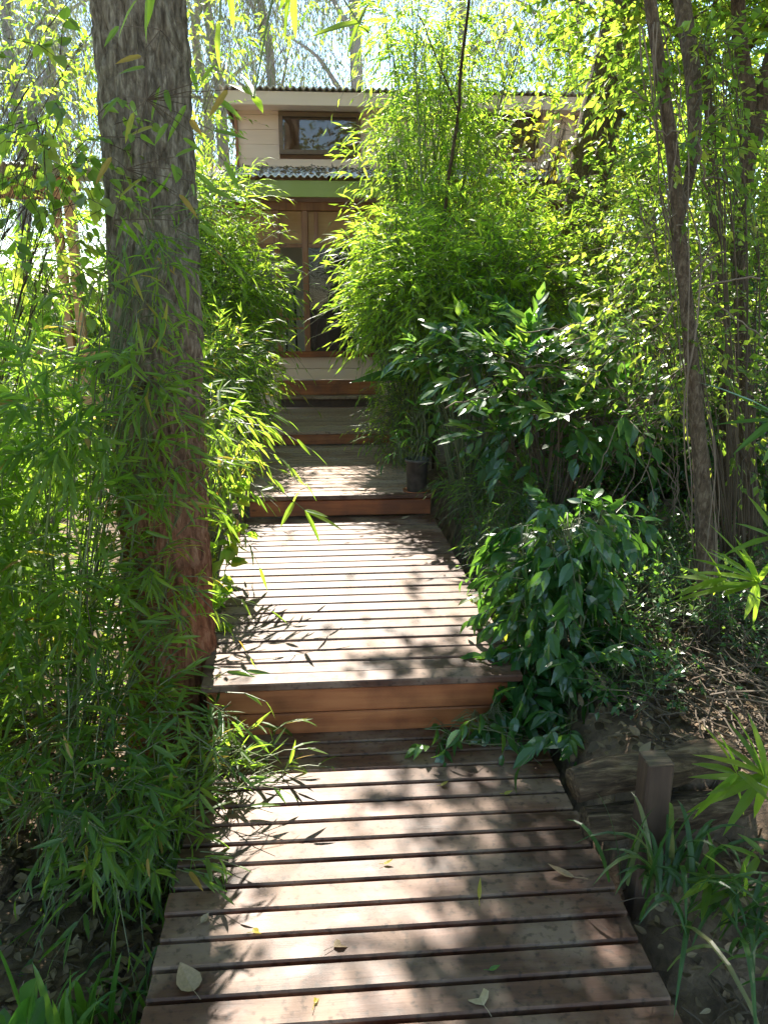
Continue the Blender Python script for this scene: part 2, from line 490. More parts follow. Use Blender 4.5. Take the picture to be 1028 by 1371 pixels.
M['big_bark'] = bark_mat('big_bark', [(.34, (.06, .045, .032)), (.5, (.175, .138, .102)), (.64, (.34, .285, .22))],
                         [(.32, (.06, .022, .011)), (.5, (.22, .078, .038)), (.68, (.38, .17, .095))], .75, 1.9, zs=9.0)
M['bark'] = bark_mat('grey_bark', [(.3, (.045, .028, .017)), (.5, (.12, .08, .052)), (.7, (.25, .185, .125))], None, sc=1.6, bump=.9, zs=10)
M['brown_bark'] = bark_mat('brown_bark', [(.3, (.035, .021, .013)), (.5, (.09, .058, .037)), (.7, (.18, .125, .085))], None, sc=1.6, bump=.9, zs=9)
M['log_bark'] = bark_mat('log_bark', [(.32, (.02, .012, .007)), (.5, (.085, .054, .032)), (.66, (.22, .155, .095))], None, sc=1.0, bump=1.0, zs=4, axis='X')
M['pale_bark'] = bark_mat('pale_bark', [(.3, (.20, .17, .14)), (.5, (.33, .29, .24)), (.7, (.45, .41, .35))], None, sc=1.2, bump=.4)


def ground_mat():
    m, n, l, b = mat('forest_soil')
    tc = n.new('ShaderNodeTexCoord')
    nz = n.new('ShaderNodeTexNoise'); nz.inputs['Scale'].default_value = 7; nz.inputs['Detail'].default_value = 10; nz.inputs['Roughness'].default_value = .7
    vo = n.new('ShaderNodeTexVoronoi'); vo.inputs['Scale'].default_value = 26
    l.new(tc.outputs['Object'], nz.inputs['Vector']); l.new(tc.outputs['Object'], vo.inputs['Vector'])
    r = ramp(n, [(.3, (.05, .034, .023)), (.5, (.12, .083, .056)), (.68, (.22, .16, .11))])
    l.new(nz.outputs[0], r.inputs[0])
    mx = n.new('ShaderNodeMixRGB'); mx.blend_type = 'MULTIPLY'; mx.inputs[0].default_value = .8
    rv = ramp(n, [(0, (.55, .5, .45)), (1, (1.3, 1.2, 1.1))])
    l.new(vo.outputs['Color'], rv.inputs[0])
    l.new(r.outputs[0], mx.inputs[1]); l.new(rv.outputs[0], mx.inputs[2])
    l.new(mx.outputs[0], b.inputs['Base Color'])
    b.inputs['Roughness'].default_value = .95
    bp = n.new('ShaderNodeBump'); bp.inputs['Strength'].default_value = .9; bp.inputs['Distance'].default_value = .03
    l.new(nz.outputs[0], bp.inputs['Height']); l.new(bp.outputs[0], b.inputs['Normal'])
    return m


def plain(name, c, rough=.5, metal=0.0, spec=.5, var=.25, sc=8):
    m, n, l, b = mat(name)
    tc = n.new('ShaderNodeTexCoord')
    nz = n.new('ShaderNodeTexNoise'); nz.inputs['Scale'].default_value = sc; nz.inputs['Detail'].default_value = 6
    l.new(tc.outputs['Object'], nz.inputs['Vector'])
    r = ramp(n, [(.3, tuple(v * (1 - var) for v in c)), (.7, tuple(min(1, v * (1 + var)) for v in c))])
    l.new(nz.outputs[0], r.inputs[0]); l.new(r.outputs[0], b.inputs['Base Color'])
    b.inputs['Roughness'].default_value = rough; b.inputs['Metallic'].default_value = metal
    b.inputs['Specular IOR Level'].default_value = spec
    return m


M['soil'] = ground_mat()
M['metal_roof'] = plain('weathered_roof', (.58, .52, .48), .6, .0, .4, .3, 6)
M['dark_metal'] = plain('dark_metal', (.06, .055, .05), .45, .6)
M['pot'] = plain('black_pot', (.06, .05, .045), .55, 0, .4, .5, 20)
M['blue'] = plain('blue_plastic', (.06, .10, .38), .35)
M['inner'] = plain('inner_plaster', (.55, .47, .38), .8, 0, .2, .1, 3)
M['inner_shade'] = plain('inner_shade_panel', (.05, .032, .022), .6)
M['inner_floor'] = plain('inner_floor', (.20, .13, .09), .6)
M['roof_sheet'] = plain('pale_roof_sheet', (.75, .74, .72), .5, 0, .4, .08)


def glass_mat(name='window_glass', ior=1.5):
    m, n, l, b = mat(name)
    tr = n.new('ShaderNodeBsdfTransparent'); tr.inputs[0].default_value = (.78, .80, .78, 1)
    gl = n.new('ShaderNodeBsdfGlossy'); gl.inputs['Roughness'].default_value = .015
    fr = n.new('ShaderNodeFresnel'); fr.inputs[0].default_value = ior
    ms = n.new('ShaderNodeMixShader')
    l.new(fr.outputs[0], ms.inputs[0]); l.new(tr.outputs[0], ms.inputs[1]); l.new(gl.outputs[0], ms.inputs[2])
    l.new(ms.outputs[0], n['Material Output'].inputs[0])
    return m


M['glass'] = glass_mat()
M['clear_glass'] = glass_mat('clear_glass', 1.22)

# ------------------------------------------------------------------ ground
xs = np.concatenate([-np.geomspace(200, 6.2, 16), np.arange(-6, 6.01, .1), np.geomspace(6.2, 200, 16)])
ys = np.concatenate([-np.geomspace(120, 2.2, 14), np.arange(-2, 12.01, .1), np.geomspace(12.3, 300, 18)])
X, Y = np.meshgrid(xs, ys)
Zg = ground_z(X, Y)
nx, ny = len(xs), len(ys)
i, j = np.meshgrid(np.arange(nx - 1), np.arange(ny - 1))
g = MB()
g.add(np.stack([X, Y, Zg], -1).reshape(-1, 3), None, np.stack([j * nx + i, j * nx + i + 1, (j + 1) * nx + i + 1, (j + 1) * nx + i], -1).reshape(-1, 4), .5)
tag(g.build('ground', M['soil'], None, True), kind='structure')


# ------------------------------------------------------------------ the walk: platforms and steps
def boards(mb, yf, yb, pitch, z, xl, xr, gap=.014, th=.03):
    """boards across the walk; xl(y), xr(y) give the ends"""
    n = int(round((yb - yf) / pitch))
    p = (yb - yf) / n
    for k in range(n):
        y = yf + p * (k + .5)
        dz = random.uniform(-.0015, .0015)
        e = random.uniform(-.006, .006)
        tilt = random.uniform(-.0015, .0015)
        mb.board((xl(y) + e, y, z - th / 2 + dz - tilt), (xr(y) + random.uniform(-.006, .006), y, z - th / 2 + dz + tilt), p - gap + random.uniform(-.002, .002), th, None, .005)


d1 = thing('deck_platform', (0.15, 1.3, 0), 'lowest and nearest deck platform, wide brown boards half in sun and half in shade', 'deck', 'deck platforms of the walk')
b = MB(); boards(b, .05, 2.66, .0887, 0, lambda y: -.455, lambda y: .785, .0105)
b.build('deck_boards', M['deck'], d1)
for x in (-.40, .15, .72):
    b = MB(); b.board((x, .05, -.075), (x, 2.6, -.075), .05, .085); b.build('joist', M['joist'], d1)

d2 = thing('deck_platform', (0.08, 3.7, .22), 'middle deck platform of narrow boards with an orange two-board riser at its front', 'deck', 'deck platforms of the walk')
XL2 = lambda y: np.interp(y, [2.62, 4.92], [-.475, -.66])
XR2 = lambda y: np.interp(y, [2.62, 4.92], [.725, .695])
b = MB(); boards(b, 2.70, 4.90, .100, .22, XL2, XR2, .011)
b.build('deck_boards', M['deck'], d2)
b = MB(); b.board((-.475, 2.655, .212), (.725, 2.655, .212), .085, .03); b.build('nosing_board', M['deck'], d2)
b = MB(); b.board((-.46, 2.646, .140), (.71, 2.646, .140), .024, .098); b.build('riser_board', M['fascia'], d2)
b = MB(); b.board((-.46, 2.650, .042), (.71, 2.650, .042), .024, .088); b.build('riser_board', M['fascia'], d2)
for xa, xb in ((-.44, -.61), (.08, .05), (.68, .65)):
    b = MB(); b.board((xa, 2.68, .12), (xb, 4.88, .12), .05, .13); b.build('joist', M['joist'], d2)

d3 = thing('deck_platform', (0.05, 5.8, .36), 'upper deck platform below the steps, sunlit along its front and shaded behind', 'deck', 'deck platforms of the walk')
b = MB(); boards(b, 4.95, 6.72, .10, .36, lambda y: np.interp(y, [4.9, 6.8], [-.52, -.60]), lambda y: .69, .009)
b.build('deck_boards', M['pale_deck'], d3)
b = MB(); b.board((-.52, 4.918, .352), (.69, 4.918, .352), .06, .03); b.build('nosing_board', M['deck'], d3)
b = MB(); b.board((-.50, 4.912, .280), (.68, 4.912, .280), .024, .105); b.build('riser_board', M['fascia'], d3)
b = MB()   # side landing that runs out to the left, towards the trunk
for k in range(6):
    o = .095 * k
    b.board((-.56 - o * .55, 4.62 + o * .55, .345), (-.66 - o * .4, 5.55 + o * .1, .345), .045, .03)
b.build('side_boards', M['deck'], d3)
b = MB(); b.board((-.535, 4.62, .24), (-.535, 4.90, .24), .02, .17); b.build('side_fascia', M['joist'], d3)
b = MB(); b.board((-.56, 4.60, .24), (-1.0, 5.0, .24), .02, .17); b.build('side_fascia', M['joist'], d3)

st = thing('step', (0, 7.5, .48), 'broad lower step of shaded boards just above the upper platform', 'step', 'steps up to the house')
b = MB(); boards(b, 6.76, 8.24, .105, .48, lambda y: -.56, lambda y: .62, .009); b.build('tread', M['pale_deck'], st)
b = MB(); b.board((-.55, 6.79, .405), (.61, 6.79, .405), .024, .09); b.build('riser_board', M['fascia'], st)
st2 = thing('step', (0, 8.35, .6), 'top step with a red brown board directly under the house wall', 'step', 'steps up to the house')
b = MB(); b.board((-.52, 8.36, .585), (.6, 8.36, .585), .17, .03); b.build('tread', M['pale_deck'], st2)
b = MB(); b.board((-.50, 8.33, .525), (.58, 8.33, .525), .024, .085); b.build('riser_board', M['joist'], st2)
b = MB(); b.board((-.50, 8.43, .68), (.58, 8.43, .68), .024, .155); b.build('riser_board', M['fascia'], st2)


# ------------------------------------------------------------------ the house
H = thing('wooden_house', (.9, 10.0, .4), 'peach wooden cabin with clerestory windows, corrugated roofs and olive green fascia', 'house')


def corrugated(mb, x0, x1, ya, za, yb, zb, wl=.07, amp=.012, th=.006):
    n = int((x1 - x0) / wl * 8)
    X_ = np.linspace(x0, x1, n + 1)
    h = amp * np.sin(X_ / wl * 2 * math.pi)
    V = []
    for (y, z) in ((ya, za), (yb, zb)):
        for o in (0, -th):
            V += [(x, y, z + hh + o) for x, hh in zip(X_, h)]
    N = n + 1
    Q = []
    for k in range(n):
        Q += [(k, k + 1, 2 * N + k + 1, 2 * N + k), (N + k, 3 * N + k, 3 * N + k + 1, N + k + 1), (k, N + k, N + k + 1, k + 1)]
    mb.add(V, None, Q, .5)


UY = 9.5     # face of the upper wall
b = MB()     # upper wall in lap siding, round the two windows
zb_, zt_ = 2.82, 3.64
rowsz = np.arange(zb_, zt_ - .01, .15)
W1 = (-.45, .46, 3.17, 3.60)
W2 = (1.62, 2.50, 3.17, 3.60)
for z0 in rowsz:
    z1 = min(z0 + .147, zt_)
    segs = [(-.90, 2.92)]
    for (a, c, zz0, zz1) in (W1, W2):
        if z1 > zz0 + .01 and z0 < zz1 - .01:
            segs = [s for (p, q) in segs for s in ((p, min(q, a)), (max(p, c), q)) if s[1] > s[0] + .01]
    tt = random.random()
    for p, q in segs:
        b.box(p, q, UY, UY + .03, z0, z1, tt)
        b.box(p, q, UY + .012, UY + .028, z1 - .001, z1 + .006, tt)
b.build('upper_wall', M['siding'], H)
b = MB(); b.box(-.90, -.86, UY + .03, 12.6, 2.3, 3.40); b.box(2.88, 2.92, UY + .03, 12.6, 2.3, 3.40); b.box(-.86, 2.88, 12.56, 12.6, .4, 3.35)
b.build('side_wall', M['siding'], H)
b = MB(); b.box(-.935, -.903, UY - .02, UY + .06, 2.80, 3.61); b.build('corner_board', M['frame_wood'], H)
b = MB(); b.box(2.923, 2.955, UY - .02, UY + .06, 2.80, 3.61); b.build('corner_board', M['frame_wood'], H)
b = MB(); corrugated(b, -1.05, 3.08, 9.12, 3.765, 12.9, 3.52); b.build('roof', M['metal_roof'], H)
b = MB(); b.board((-1.03, 9.17, 3.663), (3.06, 9.17, 3.663), .025, .135); b.build('roof_fascia', M['trim'], H)
b = MB(); b.board((-.99, 9.19, 3.645), (-.99, 12.8, 3.40), .025, .13); b.build('roof_fascia', M['window_wood'], H)
b = MB(); b.box(-.97, 3.0, 9.19, 12.7, 3.63, 3.645, rot=lambda V: np.column_stack([V[:, 0], V[:, 1], V[:, 2] - (V[:, 1] - 9.19) * .065])); b.build('soffit', M['trim'], H)
for (a, c, z0, z1) in (W1, W2):
    b = MB()
    fy0, fy1 = UY - .025, UY + .05
    t = .045
    b.box(a, c, fy0, fy1, z1 - t, z1); b.box(a, c, fy0, fy1, z0, z0 + t)
    b.box(a, a + t, fy0 + .002, fy1, z0 + t, z1 - t); b.box(c - t, c, fy0 + .002, fy1, z0 + t, z1 - t)
    wdw = b.build('window_frame', M['window_wood'], H)
    b = MB(); b.box(a + t, c - t, UY + .01, UY + .015, z0 + t, z1 - t); b.build('pane', M['glass'], wdw)
# porch roof
b = MB(); corrugated(b, -1.5, 3.1, 8.15, 2.755, UY - .003, 3.03); b.build('porch_roof', M['metal_roof'], H)
b = MB(); b.board((-1.48, 8.21, 2.645), (3.08, 8.21, 2.645), .025, .155); b.build('porch_fascia', M['green_paint'], H)
for x in np.arange(-1.4, 3.0, .75):
    b = MB(); b.board((x, 8.23, 2.66), (x, 9.48, 2.92), .04, .09); b.build('rafter', M['frame_wood'], H)
# lower front
FY = 8.5
b = MB()
for k, z0 in enumerate((.40, .58, .76, .88)):
    z1 = (.575, .755, .875, .995)[k]
    b.box(-1.4, 3.0, FY - .004 * (k % 2), FY + .03, z0, z1)
b.build('lower_wall', M['siding'], H)
b = MB(); b.board((-1.42, FY - .01, 1.03), (3.02, FY - .01, 1.03), .10, .06); b.build('window_sill', M['fascia'], H)
b = MB(); b.board((-1.42, FY + .02, 2.515), (3.02, FY + .02, 2.515), .07, .085); b.build('beam', M['frame_wood'], H)
for x in (-1.38, -.46, -.17, .86, 1.7, 2.55, 2.98):
    b = MB(); b.board((x, FY + .01, 1.062), (x, FY + .01, 2.47), .062, .062, up=(0, 1, 0)); b.build('window_post', M['frame_wood'], H)
px_ = (-1.38, -.46, -.17, .86, 1.7, 2.55, 2.98)
for k in range(6):
    x0, x1 = px_[k] + .034, px_[k + 1] - .034
    b = MB(); b.box(x0, x1, FY + .02, FY + .032, 2.16, 2.468); b.build('transom_panel', M['ply'], H)
    b = MB(); b.box(x0, x1, FY + .005, FY + .05, 2.115, 2.156); b.build('transom_rail', M['frame_wood'], H)
    if k in (0, 1, 4):
        b = MB()
        b.box(x0, x1, FY - .005, FY + .03, 1.385, 1.41); b.box(x0, x1, FY - .005, FY + .03, 1.29, 1.31)
        b.build('glazing_bar', M['frame_wood'], H)
    b = MB(); b.box(x0, x1, FY + .010, FY + .014, 1.065, 2.11); b.build('pane', M['clear_glass'], H)
b = MB(); b.box(-1.4, 3.0, FY + .05, 12.5, .93, .96); b.build('floor_boards', M['inner_floor'], H)
b = MB(); b.box(-1.3, -.22, 9.9, 9.95, .961, 2.6); b.build('inner_wall', M['inner'], H)
b = MB(); b.box(-.215, 1.6, 9.7, 9.75, .961, 2.6); b.build('inner_wall', M['inner_shade'], H)  # dark sheet put in to stand for the shaded interior behind the glass
b = MB(); b.box(-.075, -.035, FY - .004, FY + .019, 2.16, 2.468); b.build('transom_divider', M['frame_wood'], H)
b = MB(); b.box(1.2, 2.9, 10.6, 10.65, .961, 2.6); b.build('inner_wall', M['inner'], H)
b = MB(); b.box(2.2, 2.9, FY - .03, FY - .006, 1.2, 2.4); b.build('shutter', M['fascia'], H)


def chair(loc, rz, label):
    t = thing('chair', loc, label, 'chair', 'chairs inside the house')
    t.rotation_euler = (0, 0, rz)
    L0 = np.array(loc)
    b = MB(); b.box(L0[0] - .2, L0[0] + .2, L0[1] - .2, L0[1] + .2, L0[2] + .43, L0[2] + .455); b.build('seat', M['dark_metal'], t)
    for sx in (-1, 1):
        for sy in (-1, 1):
            b = MB(); b.tube(L0 + np.array([(sx * .15, sy * .15, .43), (sx * .21, sy * .21, 0)]), .011, 6); b.build('leg', M['dark_metal'], t)
    b = MB()
    b.tube(L0 + np.array([(-.19, .19, .45), (-.21, .25, .8), (0, .27, .86), (.21, .25, .8), (.19, .19, .45)]), .012, 6)
    for x in (-.1, 0, .1):
        b.tube(L0 + np.array([(x, .2, .45), (x, .26, .84)]), .007, 5)
    b.build('backrest', M['dark_metal'], t)


chair((-.36, 9.0, .96), 2.6, 'dark metal chair seen through the glass left of the brown window post')
chair((.15, 9.0, .96), 3.5, 'dark metal chair seen through the glass right of the brown window post')

# dead leaves lying on the porch roof
b = MB()
n = 1500
P = np.column_stack([RNG.uniform(-1.45, 3.0, n), RNG.uniform(8.16, 9.45, n), np.zeros(n)])
P[:, 2] = 2.775 + (P[:, 1] - 8.15) * .204
D = RNG.normal(size=(n, 3)) * (1, 1, .25)
b.leaves(P, D, nrm(RNG.normal(size=(n, 3)) * .5 + (0, 0, 1)), RNG.uniform(.03, .07, n), RNG.uniform(.015, .04, n), 'mid', RNG.uniform(.2, 1, n))
tag(b.build('roof_litter', M['dead_leaf']), 'dry leaves lying on the corrugated porch roof', 'leaves', kind='stuff')

# ------------------------------------------------------------------ pergola on the left
pg = thing('pergola', (-4.0, 8.6, 0), 'orange timber pergola with a pale roof beyond the bamboo', 'pergola')
p0 = at(75, 250, 8.6)
zt = p0[2]
b = MB(); b.board((-7.5, 8.6, zt - .02), (p0[0] + .12, 8.6, zt - .02), .07, .20); b.build('beam', M['pergola'], pg)
b = MB(); b.board((-7.5, 8.75, zt + .05), (p0[0] + .2, 8.75, zt + .05), .07, .14); b.build('beam', M['pergola'], pg)
for x in (p0[0], p0[0] + .13, -5.2):
    b = MB(); b.board((x, 8.55, 0), (x, 8.55, zt - .13), .085, .085, up=(0, 1, 0)); b.build('post', M['pergola'], pg)
b = MB(); b.board((-7.5, 8.5, .55), (p0[0] + 1.2, 8.5, .55), .05, .14); b.build('rail', M['pergola'], pg)
b = MB(); b.board((-7.5, 8.5, 1.05), (p0[0] + .5, 8.5, 1.05), .05, .07); b.build('rail', M['pergola'], pg)
b = MB(); corrugated(b, -7.6, p0[0] + .35, 8.2, zt + .16, 11.0, zt + .38); b.build('roof', M['roof_sheet'], pg)


# ------------------------------------------------------------------ plants
def sprigs(st_mb, lf_mb, A, D, L, K, ll, lw, kind, droop=.35, ang=.75, grav=.25, twig_r=.0025, tint=(0, 1), updir=.8, cull=True, curl=.15, spread_roll=.5, jit=.3, t0=.15):
    """sprigs of K leaves: A bases, D directions, L lengths; returns nothing, fills stems and leaves"""
    N = len(A)
    if N == 0:
        return
    L = np.broadcast_to(L, (N,))
    if cull == 'crown':
        kp = RNG.random(N) > lit(A)
        A, D, L = A[kp], D[kp], L[kp]
        N = len(A)
        if N == 0:
            return
    D = nrm(D)
    g_ = np.array([0, 0, -1.0])
    pt = lambda t: A + D * (L * t)[:, None] + g_ * (droop * L * t * t)[:, None]
    if st_mb is not None:
        st_mb.twigs(A, pt(np.full(N, .5)), pt(np.full(N, 1.0)), twig_r, twig_r * .45)
    s0 = nrm(np.cross(D, np.array([0, 0, 1.0])) + 1e-4)
    rr = RNG.normal(scale=spread_roll, size=N)
    u0 = np.cross(s0, D)
    base_tint = RNG.uniform(tint[0], tint[1], N)
    for k in range(K):
        t = np.clip((k + .6) / K * (1 - t0) + t0 + RNG.normal(scale=.04, size=N), 0, 1)
        if k == K - 1:
            t = np.full(N, 1.0)
        p = pt(t)
        tg = nrm(D + g_ * (2 * droop * t)[:, None])
        sg = (1 if k % 2 else -1)
        side = (s0 * np.cos(rr)[:, None] + u0 * np.sin(rr)[:, None]) * sg
        a = ang * (1 - .5 * t) + RNG.normal(scale=.18, size=N)
        if k == K - 1:
            a = RNG.normal(scale=.15, size=N)
        d = tg * np.cos(a)[:, None] + side * np.sin(a)[:, None] + g_ * grav + RNG.normal(scale=jit * .5, size=(N, 3))
        nn = nrm((np.asarray(updir, float) if np.ndim(updir) else np.array([0, 0, 1.0]) * updir) + RNG.normal(scale=.45, size=(N, 3)))
        sz = RNG.uniform(.58, 1.15, N) * (1 - .25 * abs(2 * t - 1.1))
        tt = np.clip(base_tint + RNG.normal(scale=.12, size=N), 0, 1) * .96
        od = RNG.random(N) < .022
        tt = np.where(od, 1.0, tt)
        if cull:
            keep = RNG.random(N) > (lit(p) if cull == 'crown' else np.maximum(.6 * lit(p, False), .45 * lit(p)))
        else:
            keep = np.ones(N, bool)
        lf_mb.leaves(p[keep], d[keep], nn[keep], (ll * sz)[keep], (lw * sz)[keep], kind, tt[keep], curl * RNG.uniform(.2, 1.8, keep.sum()))


def blob_points(c, r, n, ncl, spread=.3, shell=.55):
    """n points gathered round ncl clump centres inside an ellipsoid"""
    cc = nrm(RNG.normal(size=(ncl, 3))) * (RNG.uniform(0, 1, (ncl, 1)) ** (1 - shell))
    k = RNG.integers(0, ncl, n)
    q = cc[k] + RNG.normal(scale=spread, size=(n, 3))
    out = np.linalg.norm(q, axis=1)
    q = np.where((out > 1.4)[:, None], q / out[:, None] * RNG.uniform(.7, 1.4, (n, 1)), q)
    return np.asarray(c) + q * np.asarray(r), q


def bush(name, label, cat, base, blobs, leaf, mats, sprig=.2, K=6, nstem=4, stem_r=.012, droop=.3, ang=.75, grav=.2, out=1.0, up=.2, group=None, cull=True,
         ncl=14, spread=.3, tint=(0, 1), updir=.8, stem_mat='green_stem', twig_r=.0025, floor=True, curl=.15, foliage='foliage'):
    """a plant: stems from its base into each blob of foliage"""
    root = thing(name, base, label, cat, group)
    stm, lf = MB(), MB()
    kind, ll, lw = leaf
    base = np.asarray(base, float)
    for (c, r, n) in blobs:
        c = np.asarray(c, float); r = np.broadcast_to(np.asarray(r, float), (3,))
        P, q = blob_points(c, r, n, ncl, spread)
        if floor:
            gz = ground_z(P[:, 0], P[:, 1]) + .03
            P[:, 2] = np.maximum(P[:, 2], gz + RNG.uniform(0, .1, n))
        D = nrm(q * out + RNG.normal(scale=.45, size=(n, 3)) + (0, 0, up))
        sprigs(stm, lf, P, D, sprig * RNG.uniform(.6, 1.25, n) * np.where(RNG.random(n) < .13, 1.9, 1.0), K, ll, lw, kind, droop, ang, grav, twig_r, tint, updir, cull, curl)
        idx = RNG.choice(n, min(n, nstem), replace=False)
        for e in P[idx]:
            b0 = base + np.array([random.uniform(-.06, .06), random.uniform(-.06, .06), -.03])
            m1 = b0 * .45 + e * .55 + np.array([random.uniform(-.1, .1), random.uniform(-.1, .1), .25 * abs(e[2] - b0[2])])
            tt = np.linspace(0, 1, 9)[:, None]
            pl = (1 - tt) ** 2 * b0 + 2 * tt * (1 - tt) * m1 + tt ** 2 * e
            stm.tube(pl, np.linspace(stem_r, stem_r * .3, 9), 6)
            # side branches out of the stem towards nearby sprigs
            near = np.argsort(np.linalg.norm(P - e, axis=1))[:6]
            A = np.repeat(pl[6][None], len(near), 0)
            stm.twigs(A, (A + P[near]) / 2 + (0, 0, .04), P[near], stem_r * .35, stem_r * .15)
    stm.build('stem', M[stem_mat], root, True)
    lf.build(foliage, M[mats], root, False)
    return root


def bamboo(label, base, n, h, lean, spread, leaf, mats, sprig=.28, K=6, per=14, t0=.25, r=.009, group='bamboo clumps', arch=.35, cull=True, tint=(0, 1), droop=.22, updir=.6, leanj=.12, name='bamboo_clump', tmax=1.0, blen=.35, bdir=None, curl=.15, foliage='foliage'):
    """a clump of culms, every culm a mesh of its own, leaves on twigs from the nodes"""
    root = thing(name, base, label, 'bamboo', group)
    lf, tw = MB(), MB()
    base = np.asarray(base, float)
    kind, ll, lw = leaf
    for c in range(n):
        b0 = base + np.array([random.gauss(0, spread), random.gauss(0, spread), 0])
        b0[2] = float(ground_z(b0[0], b0[1])) - .03
        hh = h * random.uniform(.75, 1.08)
        ln = np.asarray(lean, float) + np.array([random.gauss(0, leanj), random.gauss(0, leanj), 0])
        tt = np.linspace(0, 1, 22)
        P = b0 + np.outer(tt, (0, 0, hh)) + np.outer(tt * .5 + tt ** 2.4 * .5, ln * hh) - np.outer(tt ** 4, (0, 0, arch * hh * np.linalg.norm(ln)))
        P += np.column_stack([np.sin(tt * 9 + c) * .012, np.cos(tt * 7 + c * 2) * .012, tt * 0])
        R = np.interp(tt, [0, .6, 1], [r, r * .75, r * .2]) * random.uniform(.75, 1.15)
        R = R * np.where(np.arange(22) % 2 == 0, 1.12, .97)
        b = MB(); b.tube(P, R, 7); b.build('culm', M['culm'], root, True)
        m = per
        t = np.sort(RNG.uniform(t0, tmax, m))
        ix = t * 21
        lo = np.clip(ix.astype(int), 0, 20)
        A = P[lo] + (P[lo + 1] - P[lo]) * (ix - lo)[:, None]
        az = RNG.uniform(0, 2 * math.pi, m)
        D = np.column_stack([np.cos(az), np.sin(az), RNG.uniform(.1, .9, m)])
        if bdir is not None:
            D = D + np.asarray(bdir)
        D = nrm(D)
        bl = blen * RNG.uniform(.5, 1.2, m) * (1.15 - .6 * t)
        E = A + D * bl[:, None] - np.column_stack([np.zeros(m), np.zeros(m), bl * .12])
        tw.twigs(A, (A + E) / 2 + (0, 0, .015), E, .0022, .0012)
        for q in range(3):
            f_ = RNG.uniform(.35, 1.0, m) if q else np.ones(m)
            B = A + (E - A) * f_[:, None]
            D2 = nrm(D + RNG.normal(scale=.55, size=(m, 3)) + (0, 0, -.15))
            sprigs(tw, lf, B, D2, sprig * RNG.uniform(.6, 1.2, m), K + 1, ll * 1.08, lw * 1.15, kind, droop, .8, .2, .0010, tint, updir, cull, curl)
    tw.build('twigs', M['culm'], root)
    lf.build(foliage, M[mats], root)
    return root


def limb_path(a, b, bow=(0, 0, .2), n=10, wob=.03):
    a = np.asarray(a, float); b = np.asarray(b, float)
    t = np.linspace(0, 1, n)[:, None]
    m = (a + b) / 2 + np.asarray(bow) * np.linalg.norm(b - a)
    P = (1 - t) ** 2 * a + 2 * t * (1 - t) * m + t ** 2 * b
    L_ = np.linalg.norm(b - a)
    P[1:-1] += RNG.normal(scale=wob * L_ * .3, size=(n - 2, 3))
    return P


def trunk_mesh(mb, P, R, sides=20, rough=.10, freq=9):
    """a trunk with lumps and furrows in the mesh"""
    P = np.asarray(P, float)
    n0 = len(P)
    n = max(24, n0 * 6)
    tt = np.linspace(0, n0 - 1, n)
    Pd = np.column_stack([np.interp(tt, np.arange(n0), P[:, k]) for k in range(3)])
    ker = np.ones(5) / 5
    for k in range(3):
        Pd[2:-2, k] = np.convolve(Pd[:, k], ker, 'valid')
    Rd = np.interp(tt, np.arange(n0), np.broadcast_to(R, (n0,)))
    k0 = mb.n
    mb.tube(Pd, Rd, sides, .5)
    V = mb.V[-1]
    for i_ in range(n):
        for s in range(sides):
            v = V[i_ * sides + s]
            d = v - Pd[i_]
            a = math.atan2(d[1], d[0])
            x = mnoise.noise(Vector((math.cos(a) * freq * .25, math.sin(a) * freq * .25, Pd[i_][2] * 2.2))) * .6 + mnoise.noise(Vector((math.cos(a) * freq, math.sin(a) * freq, Pd[i_][2] * 2.0))) * .4
            V[i_ * sides + s] = Pd[i_] + d * (1 + rough * x)


# ---- the big tree at the left of the walk
bt = thing('tree', (-.63, 2.95, -.2), 'big straight tree with furrowed bark, reddish below, left of the walk', 'tree', 'trees round the walk')
b = MB()
zz = np.concatenate([np.linspace(-.3, 3.0, 230), np.linspace(3.05, 9.0, 60)])
sides = 190
cx = np.interp(zz, [-.3, .75, 2.55, 9], [-.64, -.632, -.59, -.35])
cy = np.interp(zz, [-.3, 9], [2.95, 3.15])
rad = np.interp(zz, [-.3, -.1, .2, 1, 2.6, 9], [.25, .205, .178, .166, .155, .09])
V = []
for zi, x0, y0, r0 in zip(zz, cx, cy, rad):
    for s in range(sides):
        a = s / sides * 2 * math.pi
        ca, sa = math.cos(a), math.sin(a)
        f1 = abs(mnoise.noise(Vector((ca * 5.5, sa * 5.5, zi * 2.6))))
        f2 = abs(mnoise.noise(Vector((ca * 14, sa * 14, zi * 7.1 + 9))))
        vd = mnoise.voronoi(Vector((ca * 4.2, sa * 4.2, zi * 4.0 + .6 * f1)))[0]
        vd2 = mnoise.voronoi(Vector((ca * 8.5 + 7, sa * 8.5, zi * 9.0)))[0]
        lump = mnoise.noise(Vector((ca * 1.2, sa * 1.2, zi * .9)))
        d = .020 * (min(f1, .35) - .25) + .018 * (f2 - .25) + .011 * (min(1, (vd[1] - vd[0]) / .22) - 1) + .006 * (min(1, (vd2[1] - vd2[0]) / .25) - 1) + .012 * lump
        if 1.235 < zi < 1.30:
            d -= .006
        elif .9 < zi <= 1.235:
            d += .004
        V.append((x0 + ca * (r0 + d), y0 + sa * (r0 + d), zi))
Q = [(k * sides + s, k * sides + (s + 1) % sides, (k + 1) * sides + (s + 1) % sides, (k + 1) * sides + s) for k in range(len(zz) - 1) for s in range(sides)]
b.add(V, None, Q, .5)
b.build('trunk', M['big_bark'], bt, True)
